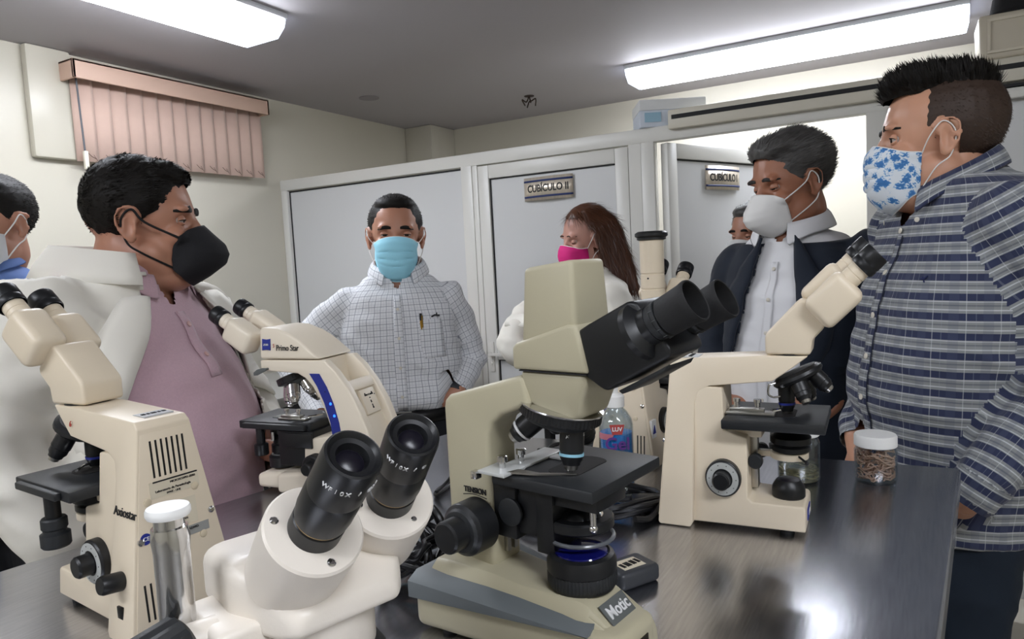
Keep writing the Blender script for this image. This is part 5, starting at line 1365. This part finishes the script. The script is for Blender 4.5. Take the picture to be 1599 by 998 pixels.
# ---------------------------------------------------------------- man in the white coat, left
def man_left():
    root = person(.80, 1.33, 'heavy man in open white lab coat over pink shirt, black mask, at left')
    az = R(-68)
    H = Hm((.835, 1.290, 1.502), R(-47), R(3), R(0), 1.03)
    P = dict(skin=SK2, wide=1.05, jaw=2, jowl=1, eyes='open', lid='squint', brow=-.001, browt=1.35, look=(0, -.1), loopr=.0022, neck_r=[.066, .068, .074, .08])
    ts = [(.815, 1.32, .80, .19, .16, .16), (.82, 1.32, .95, .21, .195, .16), (.82, 1.32, 1.08, .215, .205, .16), (.81, 1.325, 1.20, .21, .175, .155), (.795, 1.33, 1.29, .195, .135, .14), (.80, 1.33, 1.37, .15, .095, .115), (.81, 1.325, 1.42, .085, .08, .085)]
    L = ([(.975, 1.37, 1.31), (1.04, 1.38, 1.17), (1.055, 1.30, 1.06), (.995, 1.17, 1.035), (.965, 1.12, 1.03)], [.070, .060, .054, .042, .034])
    Rr = ([(.62, 1.27, 1.325), (.575, 1.29, 1.20), (.57, 1.28, 1.10), (.60, 1.235, .98), (.62, 1.21, .92)], [.078, .070, .062, .052, .044])
    legs = [(.90, 1.36), (.70, 1.31)]
    make_body(root, H, P, (.81, 1.325, 1.40), ts, az, [L, Rr],
        [dict(wrist=(.962, 1.115, 1.030), d=(.15, -.75, -.12), nrm=(.5, .1, 1), side=-1, curl=.15),
         dict(wrist=(.62, 1.205, .915), d=(.1, -.2, -1), nrm=(-1, 0, 0), side=-1, curl=.4)], legs=legs)
    eyes(root, H, P); eyebrow(root, H, P, HAIRB)
    hair(root, H, P, HAIRB, [((-.016, 0, .036), (.092, .0835, .088)), ((.018, 0, .086), (.060, .062, .030)), ((-.026, 0, .080), (.060, .066, .036)), ((.056, 0, .080), (.024, .046, .018))], 9000, .009, comb=lambda p: (.5, .4*math.cos(p.x*110), .15), cut=short_cut(.054, .070, -.078, -.018), amp=.002, w_=.0009)
    PINK_K = mat('pink_knit', 'c6a6b0', .95, var=.10, vscale=250, bump=.25, bscale=450, sheen=.3)
    me = shirt_mesh(ts, az, [(A[0][:3], [x-.001 for x in A[1][:3]]) for A in (L, Rr)], .008, .004, .002, 8, [(V((.85, 1.14, 1.0)), .25, .8)])
    bv = bvh_of(me); vcut(me, .80, 1.325, az, 1.335, .20); link('shirt', me, PINK_K, root)
    collar(root, V((.812, 1.318, 0)), az, .084, 1.450, PINK_K, .040, .50, .020, flare=.022, fdrop=.05)
    rows = [(z, -.10, .10) for z in [1.20+.0125*i for i in range(11)]]
    obj('placket', MB().grid(wrap(bv, .80, 1.325, az, rows, .002, 5)), PINK_K, root, world=True, solid=.0015, ang=60)
    for z in (1.24, 1.30): p, n_ = surf(bv, .80, 1.325, az, z, .0, .0035); b_ = MB(); disc(b_, p, n_, .0055, .002); obj('button', b_, mat('pink_button', 'c8a09a', .4), root, world=True)
    # open lab coat
    tc_ = [(s[0], s[1], s[2], s[3]+.016, s[4]+.004, s[5]+.018) for s in ts]
    tc_[0] = (.80, 1.33, .62, .23, .17, .18)
    arms = [(L[0], [x+.012 for x in L[1]]), (Rr[0], [x+.016 for x in Rr[1]])]
    me = shirt_mesh(tc_, az, arms, .008, .009, .006, 12, [(V(Rr[0][2]), .2, 1.6), (V((.66, 1.28, 1.2)), .2, .8)])
    cut_sleeve_end(me, [(V(L[0][-1]), V(L[0][-1])-V(L[0][-2])), (V(Rr[0][-1]), V(Rr[0][-1])-V(Rr[0][-2]))])
    bm = bmesh.new(); bm.from_mesh(me); kill = []
    for v in bm.verts:
        d_ = v.co-V((.80, 1.325, v.co.z)); ph = (math.atan2(d_.y, d_.x)-az+PI) % (2*PI)-PI
        lo_, hi_ = (-1.15 if v.co.z < 1.15 else -1.15+.60*(v.co.z-1.15)/.25, 1.05)
        rad = math.hypot(d_.x, d_.y)
        nearL = min(((v.co-(V(L[0][i])*(1-t)+V(L[0][i+1])*t)).length for i in range(3) for t in (0, .33, .66)))
        if lo_ < ph < hi_ and rad < .245 and nearL > .088: kill.append(v)
        elif v.co.z > 1.405: kill.append(v)
    bmesh.ops.delete(bm, geom=kill, context='VERTS'); bm.to_mesh(me); bm.free()
    bv2 = bvh_of(me)
    c_ = link('lab_coat', me, COAT, root); sm = c_.modifiers.new('s', 'SOLIDIFY'); sm.thickness = .004
    # lapels lie back from the opening, broad at the chest, meeting behind the neck
    for s in (-1, 1):
        rw = []
        for i in range(15):
            t = i/14; z = 1.10+.25*t; e0 = (-1.15+.50*t if s < 0 else 1.05-.25*t); wdt = .05+.36*math.sin(PI*min(1, .12+t*.6))**.8
            rw.append([surf(bv, .80, 1.325, az, z, e0+s*wdt*k/4, .018+.006*math.sin(PI*k/4))[0] for k in range(5)])
        obj('lapel', MB().grid(rw), COAT, root, world=True, solid=.004, ang=60)
    col_ = []
    for j, (dr, dz) in enumerate(((.0, .0), (.014, .012), (.040, -.022), (.052, -.045))):
        col_.append([V((.812, 1.335, 0))+rz2(az+1.0+(2*PI-1.75)*i/24)*(.104+dr)+V((0, 0, 1.425+dz+.026*math.sin(PI*i/24))) for i in range(25)])
    obj('coat_collar', MB().grid(col_), COAT, root, world=True, solid=.004, ang=60)
    trousers(root, (.80, 1.33, .85), az, .19, legs, DARKTR, .93, .10); shoes(root, legs, az, SHOE)
    mask(root, H, P, 'kn95', mat('black_mask', '16161a', .8, bump=.3, bscale=500), mat('black_elastic', '101012', .8))
    return root
man_left()

# ---------------------------------------------------------------- man in the white checked shirt, centre
def man_centre():
    root = person(1.61, 1.32, 'man in white fine-checked shirt and light blue surgical mask, hand on hip, centre')
    az = R(216)
    H = Hm((1.640, 1.325, 1.484), R(219), R(3), R(-2), 1.0)
    P = dict(skin=SK2, wide=.99, eyes='open', lid='squint', look=(0, .02), browt=1.1, brow=-.002)
    ts = [(1.61, 1.30, .975, .150, .112, .112), (1.61, 1.30, 1.02, .160, .128, .118), (1.61, 1.305, 1.10, .165, .125, .115), (1.615, 1.31, 1.21, .170, .115, .115), (1.62, 1.315, 1.295, .160, .095, .11), (1.63, 1.32, 1.345, .110, .075, .09), (1.635, 1.325, 1.385, .058, .052, .055)]
    L = ([(1.70, 1.195, 1.285), (1.742, 1.175, 1.19), (1.762, 1.165, 1.10), (1.69, 1.15, 1.045), (1.645, 1.15, 1.018)], [.055, .047, .043, .037, .032])
    Rr = ([(1.535, 1.425, 1.285), (1.485, 1.51, 1.215), (1.44, 1.58, 1.13), (1.40, 1.48, 1.04), (1.36, 1.40, .995)], [.055, .047, .043, .036, .030])
    legs = [(1.68, 1.22), (1.54, 1.42)]
    make_body(root, H, P, (1.635, 1.325, 1.37), ts, az, [L, Rr],
        [dict(wrist=(1.638, 1.152, 1.012), d=(-.42, .50, -.38), nrm=(-.35, -.55, .3), side=-1, curl=.25, s=.95),
         dict(wrist=(1.36, 1.40, .99), d=(-.1, -.7, -.3), nrm=(-.3, 0, 1), side=1, curl=.3)], legs=legs)
    eyes(root, H, P); eyebrow(root, H, P, HAIRB)
    hair(root, H, P, HAIRB, [((-.022, 0, .036), (.098, .0815, .086)), ((.005, 0, .088), (.066, .060, .028))], 4500, .008, comb=lambda p: (-.8, 0, -.1), cut=short_cut(.060, .086, -.06, -.012), amp=.0008, w_=.0007)
    gr = MB()
    hair(root, H, P, GREYHAIR, [((-.012, 0, .012), (.058, .0825, .040))], 900, .007, comb=lambda p: (-.3, 0, -.9), cut=lambda p: abs(p.y) < .066 or p.x < -.012 or p.z > .038 or p.z < -.014, amp=.0004, w_=.0006, name='sideburn')
    CHK = plaid('white_grid_cotton', 'e2e3e6', [(.0165, .0, .10, '7f858f', .75), (.0165, .45, .50, 'a4a9b2', .5)], [(.0165, .0, .10, '7f858f', .75), (.0165, .5, .55, 'a4a9b2', .5)])
    me = shirt_mesh(ts, az, [L, Rr], .007, .0065, .004, 21, [(V(L[0][2]), .13, 2.0), (V((1.57, 1.25, 1.02)), .2, .9), (V(L[0][0]), .1, 1)])
    cloth_uv(me, bones_for(ts, az, [L, Rr]))
    cut_sleeve_end(me, [(V(L[0][-1])+V((.008, 0, .006)), V(L[0][-1])-V(L[0][-2])), (V(Rr[0][-1]), V(Rr[0][-1])-V(Rr[0][-2]))])
    bv = bvh_of(me); vcut(me, 1.61, 1.305, az, 1.33, .09); link('shirt', me, CHK, root)
    rows = [(z, -.11, .11) for z in [.99+.02*i for i in range(17)]]
    pk = obj('placket', MB().grid(wrap(bv, 1.61, 1.305, az, rows, .002, 5)), CHK, root, world=True, solid=.001, ang=60)
    uv = pk.data.uv_layers.new(name='UVMap')
    for lp in pk.data.loops:
        p = pk.data.vertices[lp.vertex_index].co+root.location; uv.data[lp.index].uv = ((p.x-p.y)*.7+.004, p.z+5-.93)
    for z in (1.03, 1.11, 1.19, 1.27): p, n_ = surf(bv, 1.61, 1.305, az, z, .0, .003); b_ = MB(); disc(b_, p, n_, .0045, .002); obj('button', b_, BTN, root, world=True)
    rows = [(z, .50, .95) for z in [1.13+.012*i for i in range(10)]]
    pk = obj('chest_pocket', MB().grid(wrap(bv, 1.61, 1.305, az, rows, .002, 6)), CHK, root, world=True, solid=.001, ang=60)
    uv = pk.data.uv_layers.new(name='UVMap')
    for lp in pk.data.loops:
        p = pk.data.vertices[lp.vertex_index].co+root.location; uv.data[lp.index].uv = ((p.x-p.y)*.7, p.z+5-.93)
    p, n_ = surf(bv, 1.61, 1.305, az, 1.24, .56, .004)
    pn = empty('pen', p, 0, 'black and gold pen clipped in the white checked shirt pocket of the centre man', 'pen')
    obj('pen_cap', MB().cyl((0, 0, -.004), (0, 0, .016), .0034), BLACK, pn); obj('pen_clip', MB().box((-.002, -.0055, -.024), (.002, -.004, .010)).cyl((0, 0, -.03), (0, 0, -.004), .0032), mat('gold', 'c9a24e', .25, 1), pn)
    p, n_ = surf(bv, 1.61, 1.305, az, 1.245, .86, .004)
    g_ = empty('glasses_case', p, R(-50), 'small black folded spectacles tip showing above the centre man\'s shirt pocket', 'glasses')
    obj('temple', MB().tube([(-.014, 0, -.002), (-.004, 0, .003), (.010, 0, .001)], .0025, 6).tube([(0, 0, 0), (.002, .002, .009)], .0018, 6), BLACK, g_)
    collar(root, V((1.636, 1.320, 0)), az, .066, 1.430, CHK, .042, .45, .020, flare=.022)
    trousers(root, (1.61, 1.305, .86), az, .16, legs, DARKTR, .99, .082); shoes(root, legs, az, SHOE)
    be = MB(); f = rz2(az); l_ = rz2(az+PI/2)
    be.grid([[V((1.61, 1.305, z))+f*math.cos(2*PI*i/40)*.130+l_*math.sin(2*PI*i/40)*.166 for i in range(41)] for z in (.950, .985)])
    bl = obj('belt', be, mat('black_leather', '101012', .3), root, world=True, solid=.004)
    c = V((1.61, 1.305, .9675))+f*.134
    bk = MB(); bk.tube([c+l_*a+V((0, 0, b_)) for a, b_ in ((-.021, -.018), (.021, -.018), (.021, .018), (-.021, .018), (-.021, -.018))], .0028, 6)
    bb = obj('buckle', bk, STEEL, bl); bb.data.transform(Matrix.Translation(-root.location))
    wt = MB(); a_ = (V(L[0][-1])-V(L[0][-2])).normalized(); wt.lathe([(.029, -.012), (.031, -.010), (.031, .010), (.029, .012)], V((1.652, 1.150, 1.021)), a_)
    obj('wrist_watch', wt, mat('dark_watch_strap', '3a3c40', .5), root, world=True)
    M = mat('light_blue_mask', '9ddcf0', .75, bump=.1, bscale=500)
    mask(root, H, P, 'surgical', M, WHITE_LOOP)
    return root
man_centre()

# ---------------------------------------------------------------- woman in white coat, behind
def woman():
    root = person(2.33, 1.02, 'woman with long auburn hair, bright pink mask and white coat by the cubicle door')
    az = R(150)
    H = Hm((2.372, 1.035, 1.462), R(143), R(12), R(-4), .96)
    P = dict(skin=mat('skin_rosy', 'c09080', .42, var=.05, vscale=25, sss=.08), wide=.95, eyes='closed', lid='closed', browt=.6, brow=.001)
    ts = [(2.33, 1.02, .85, .15, .11, .12), (2.33, 1.02, 1.0, .155, .115, .12), (2.335, 1.02, 1.12, .16, .125, .115), (2.34, 1.02, 1.21, .165, .11, .11), (2.35, 1.02, 1.28, .15, .08, .095), (2.355, 1.025, 1.33, .08, .06, .07), (2.36, 1.03, 1.36, .055, .052, .055)]
    L = ([(2.27, .90, 1.24), (2.26, .85, 1.12), (2.22, .86, 1.0), (2.12, .95, .98), (2.08, 1.0, .97)], [.058, .05, .045, .036, .03])
    Rr = ([(2.42, 1.15, 1.24), (2.34, 1.25, 1.18), (2.20, 1.27, 1.09), (2.20, 1.17, 1.02), (2.20, 1.11, .98)], [.060, .054, .050, .038, .03])
    legs = [(2.29, .95), (2.37, 1.09)]
    make_body(root, H, P, (2.36, 1.03, 1.34), ts, az, [L, Rr],
        [dict(wrist=(2.08, 1.0, .97), d=(-.5, .4, -.1), nrm=(0, 0, 1), side=1, curl=.4, s=.9), dict(wrist=(2.20, 1.10, .975), d=(.1, -.7, -.3), nrm=(0, 0, 1), side=-1, curl=.4, s=.9)], legs=legs, voxel=.005)
    eyes(root, H, P); eyebrow(root, H, P, mat('brown_brow', '3a2418', .7))
    locks = []
    for s in (-1, 1):
        for k in range(5):
            y = .062+.007*k; x = .006-.022*k
            locks.append(([(x*.6, s*.045, .095), (x+.008, s*(y+.012), .03), (x-.004, s*(y+.016), -.05), (x-.012, s*(y+.016+.004*k), -.14), (x-.01, s*(y+.03+.008*k), -.235)], [.018, .020, .021, .019, .006]))
    for k in range(4): locks.append(([(-.07, -.03+.02*k, .06), (-.095, -.04+.027*k, -.03), (-.09, -.05+.033*k, -.13), (-.085, -.06+.04*k, -.22)], [.03, .03, .026, .01]))
    hair(root, H, P, BROWNHAIR, [((-.020, 0, .040), (.098, .084, .088))], 7000, .05, comb=lambda p: (-.25 if p.z > .06 else -.05, p.y*6 if p.z > .03 else 0, -1), cut=lambda p: (p.x > .030 and p.z < .082 and abs(p.y) < .085) or (p.x > .012 and p.z < .03), amp=.0015, limbs=locks, w_=.0008, voxel=.006)
    me = shirt_mesh(ts, az, [L, Rr], .009, .006, .012, 31, [(V(Rr[0][1]), .18, 1.8)], agrow=.008)
    bv = bvh_of(me); link('lab_coat', me, COAT, root)
    for s in (-1, 1):
        rw = [[surf(bv, 2.34, 1.02, az, 1.10+.17*i/10, s*(.02+(.08+.55*math.sin(PI*i/10))*k/3), .005)[0] for k in range(4)] for i in range(11)]
        obj('lapel', MB().grid(rw), COAT, root, world=True, solid=.004, ang=60)
    p, n_ = surf(bv, 2.34, 1.02, az, 1.19, .75, .003)
    tag_ = MB(); t_ = V((0, 0, 1)).cross(n_).normalized()
    for k in range(7): tag_.ell(p+t_*(.007*(k-3))+V((0, 0, .006*math.sin(k*2))), (.0045, .0045, .006), None, 8, 6)
    obj('gold_embroidery', tag_, mat('gold_thread', 'b39a62', .6), root, world=True)
    trousers(root, (2.33, 1.02, .84), az, .15, legs, DARKTR, .92, .08); shoes(root, legs, az, SHOE)
    mask(root, H, P, 'cloth', mat('magenta_mask', 'd8267e', .75, bump=.1, bscale=500), WHITE_LOOP)
    return root
woman()

# ---------------------------------------------------------------- older man with blazer
def man_blazer():
    root = person(2.11, .275, 'grey-haired man in dark navy blazer and white shirt with white moulded mask')
    az = R(155)
    k5 = 1.10
    def q(t): return (t[0]*k5, t[1]*k5, 1.39+(t[2]-1.39)*k5)
    H = Hm(q((1.890, .265, 1.552)), R(137), R(14), R(0), 1.12)
    P = dict(skin=SK3, wide=.99, eyes='open', lid='down', look=(.1, -.5), browt=1.0, jaw=1, loopr=.0018)
    ts = [(1.90, .25, .82, .165, .13, .13), (1.90, .25, .97, .175, .155, .13), (1.90, .25, 1.10, .175, .150, .125), (1.905, .25, 1.24, .175, .125, .125), (1.91, .25, 1.34, .175, .10, .115), (1.91, .255, 1.40, .135, .078, .095), (1.90, .26, 1.44, .060, .055, .06)]
    ts = [q(t)+tuple(x*1.08 for x in t[3:]) for t in ts]
    L = ([(1.842, .070, 1.352), (1.84, .03, 1.22), (1.875, .02, 1.12), (1.835, .085, 1.065), (1.79, .135, 1.06)], [.068, .060, .054, .044, .038])
    L = ([q(t) for t in L[0]], [x*1.07 for x in L[1]])
    Rr = ([(1.985, .40, 1.335), (2.02, .46, 1.22), (2.01, .475, 1.11), (1.92, .455, 1.02), (1.86, .43, .995)], [.068, .060, .054, .044, .036])
    Rr = ([q(t) for t in Rr[0]], [x*1.07 for x in Rr[1]])
    legs = [(2.06, .18), (2.15, .37)]
    make_body(root, H, P, q((1.90, .26, 1.42)), ts, az, [L, Rr],
        [dict(wrist=q((1.785, .140, 1.06)), d=(-.45, .72, -.28), nrm=(-.55, -.25, .75), side=1, curl=.22, s=1.0, spread=.25),
         dict(wrist=q((1.855, .43, .993)), d=(-.5, -.3, .05), nrm=(-.4, .2, .9), side=-1, curl=.6)], legs=legs)
    eyes(root, H, P); eyebrow(root, H, P, mat('dark_grey_brow', '2a2624', .7))
    hair(root, H, P, GREYHAIR, [((-.024, 0, .038), (.099, .084, .090)), ((.020, 0, .088), (.062, .064, .034)), ((-.03, 0, .082), (.072, .068, .040)), ((.052, .0, .082), (.028, .052, .022))], 8000, .018, comb=lambda p: (-.5, p.y*4, .1), cut=short_cut(.052, .074, -.085, -.018), amp=.003, w_=.0009)
    WS = mat('white_shirt_cotton', 'e2e2e4', .8, bump=.05, bscale=500)
    me = shirt_mesh(ts, az, [(A[0][:3], [x-.006 for x in A[1][:3]]) for A in (L, Rr)], .008, .004, .002, 41)
    bv = bvh_of(me); vcut(me, 2.095, .275, az, 1.405, .12); link('shirt', me, WS, root)
    rows = [(z, -.10, .08) for z in [.91+.022*i for i in range(21)]]
    obj('placket', MB().grid(wrap(bv, 2.095, .275, az, rows, .003, 5)), WS, root, world=True, solid=.002, ang=60)
    for z in (.98, 1.07, 1.16, 1.25, 1.33): p, n_ = surf(bv, 2.095, .275, az, z, -.01, .0045); b_ = MB(); disc(b_, p, n_, .0055, .002); obj('button', b_, BTN, root, world=True)
    rows = [(z, .42, .85) for z in [1.115+.0132*i for i in range(9)]]
    obj('chest_pocket', MB().grid(wrap(bv, 2.095, .275, az, rows, .003, 6)), WS, root, world=True, solid=.0015, ang=60)
    p, n_ = surf(bv, 2.095, .275, az, 1.22, .50, .006)
    pn = empty('pen', p, 0, 'blue pen clipped in the white shirt pocket of the man in blazer', 'pen')
    obj('pen_barrel', MB().cyl((0, 0, -.045), (0, 0, .006), .0038), mat('clear_pen', 'b9c0cc', .2), pn); obj('pen_cap', MB().cyl((0, 0, .004), (0, 0, .014), .0042).box((-.007, -.002, -.02), (-.0045, .002, .012)), mat('blue_pen_cap', '2b3a9c', .4), pn)
    collar(root, V((2.092, .284, 0)), az, .080, 1.50, WS, .050, .40, .028, flare=.028)
    BZ = mat('navy_blazer', '141d2b', .85, bump=.15, bscale=700, sheen=.1)
    tc_ = [(s[0], s[1], s[2], s[3]+.018, s[4]+.008, s[5]+.016) for s in ts[:-1]]; tc_[0] = (2.09, .275, .66, .22, .175, .165)
    arms = [(L[0], [x+.010 for x in L[1]]), (Rr[0], [x+.012 for x in Rr[1]])]
    me = shirt_mesh(tc_, az, arms, .008, .004, .006, 45, [(V(L[0][2]), .15, 1.6)])
    cut_sleeve_end(me, [(V(L[0][-1])+V((.012, -.01, 0)), V(L[0][-1])-V(L[0][-2])), (V(Rr[0][-1]), V(Rr[0][-1])-V(Rr[0][-2]))])
    bm = bmesh.new(); bm.from_mesh(me); kill = []
    for v in bm.verts:
        d_ = v.co-V((2.095, .275, v.co.z)); ph = (math.atan2(d_.y, d_.x)-az+PI) % (2*PI)-PI
        t = max(0, min(1, (v.co.z-.91)/.49)); nearA = min(((v.co-(V(A[0][i])*(1-u)+V(A[0][i+1])*u)).length for A in (L, Rr) for i in range(3) for u in (0, .33, .66)))
        if -(.62-.18*t) < ph < (.62-.0*t) and math.hypot(d_.x, d_.y) < .225 and nearA > .075: kill.append(v)
    bmesh.ops.delete(bm, geom=kill, context='VERTS'); bm.to_mesh(me); bm.free()
    c_ = link('blazer', me, BZ, root); sm = c_.modifiers.new('s', 'SOLIDIFY'); sm.thickness = .005
    for s in (-1, 1):
        rw = []
        for i in range(15):
            t = i/14; z = 1.05+.36*t; e0 = s*(.60-.16*t if s < 0 else .60-.05*t); wd = .05+.42*math.sin(PI*min(1, t))**.8
            rw.append([surf(bv, 2.095, .275, az, z, e0+s*wd*k/4, .020+.004*math.sin(PI*k/4))[0] for k in range(5)])
        obj('lapel', MB().grid(rw), BZ, root, world=True, solid=.004, ang=60)
    trousers(root, (2.09, .275, .84), az, .18, legs, DENIM, .94, .09); shoes(root, legs, az, SHOE)
    mask(root, H, P, 'kn95', mat('white_moulded_mask', 'e6e5e2', .8, bump=.1, bscale=500), WHITE_LOOP)
    return root
man_blazer()

def man_plain(name_lbl, x, y, az, H, P, sk, shirtm, top, hm=GREYHAIR, masked=True, w_=.16):
    root = person(x, y, name_lbl); P['skin'] = sk
    ts = [(x, y, .85, w_*.95, .12, .12), (x, y, 1.05, w_, .13, .12), (x, y, top-.22, w_*1.05, .12, .12), (x, y, top-.13, w_, .09, .105), (x, y, top-.07, w_*.75, .075, .085), (x, y, top-.02, .07, .06, .065)]
    l_ = rz2(az+PI/2); arms = []; hands = []
    for s in (1, -1):
        a = V((x, y, top-.13))+l_*s*w_*.85; b_ = a+l_*s*.05-V((0, 0, .28)); c = b_+rz2(az)*.10-V((0, 0, .22))
        arms.append(([a, (a+b_)/2, b_, (b_+c)/2, c], [.06, .053, .047, .04, .033])); hands.append(dict(wrist=c, d=(0, 0, -1), nrm=l_*s, side=1 if s < 0 else -1))
    legs = [tuple((V((x, y, 0))+l_*s*.09)[:2]) for s in (1, -1)]
    make_body(root, H, P, (x, y, top-.02), ts, az, arms, hands, legs=legs, voxel=.006)
    eyes(root, H, P); eyebrow(root, H, P, HAIRB)
    hair(root, H, P, hm, [((-.022, 0, .036), (.099, .083, .088)), ((.008, 0, .085), (.066, .062, .030))], 3500, .009, comb=lambda p: (-.7, 0, -.2), cut=short_cut(.064, .080, -.06, -.012), amp=.001)
    me = shirt_mesh(ts, az, arms, .009, .004, .004, 51); link('shirt', me, shirtm, root)
    collar(root, V((x, y, 0)), az, .070, top+.03, shirtm, .042, .4, .018, flare=.022)
    trousers(root, (x, y, .85), az, w_*.97, legs, DARKTR, .95, .08); shoes(root, legs, az, SHOE)
    if masked: mask(root, H, P, 'cloth', mat('grey_white_mask', 'd9d9d8', .8), WHITE_LOOP)
    return root
man_plain('man in blue shirt with white mask at the left edge, behind the white coat', .93, 2.15, R(215), Hm((.945, 2.125, 1.562), R(204), R(4), 0, 1.06), dict(eyes='open', lid='open', loopr=.0018), SK2, mat('blue_shirt_cotton', '5e78b0', .8), 1.475, HAIRB)
man_plain('grey-haired person mostly hidden behind the man in the blazer', 2.74, .49, R(165), Hm((2.715, .505, 1.445), R(150), R(8), 0, 1.0), dict(eyes='open', lid='down'), SK2, mat('grey_shirt_cotton', '8a8d94', .8), 1.36)
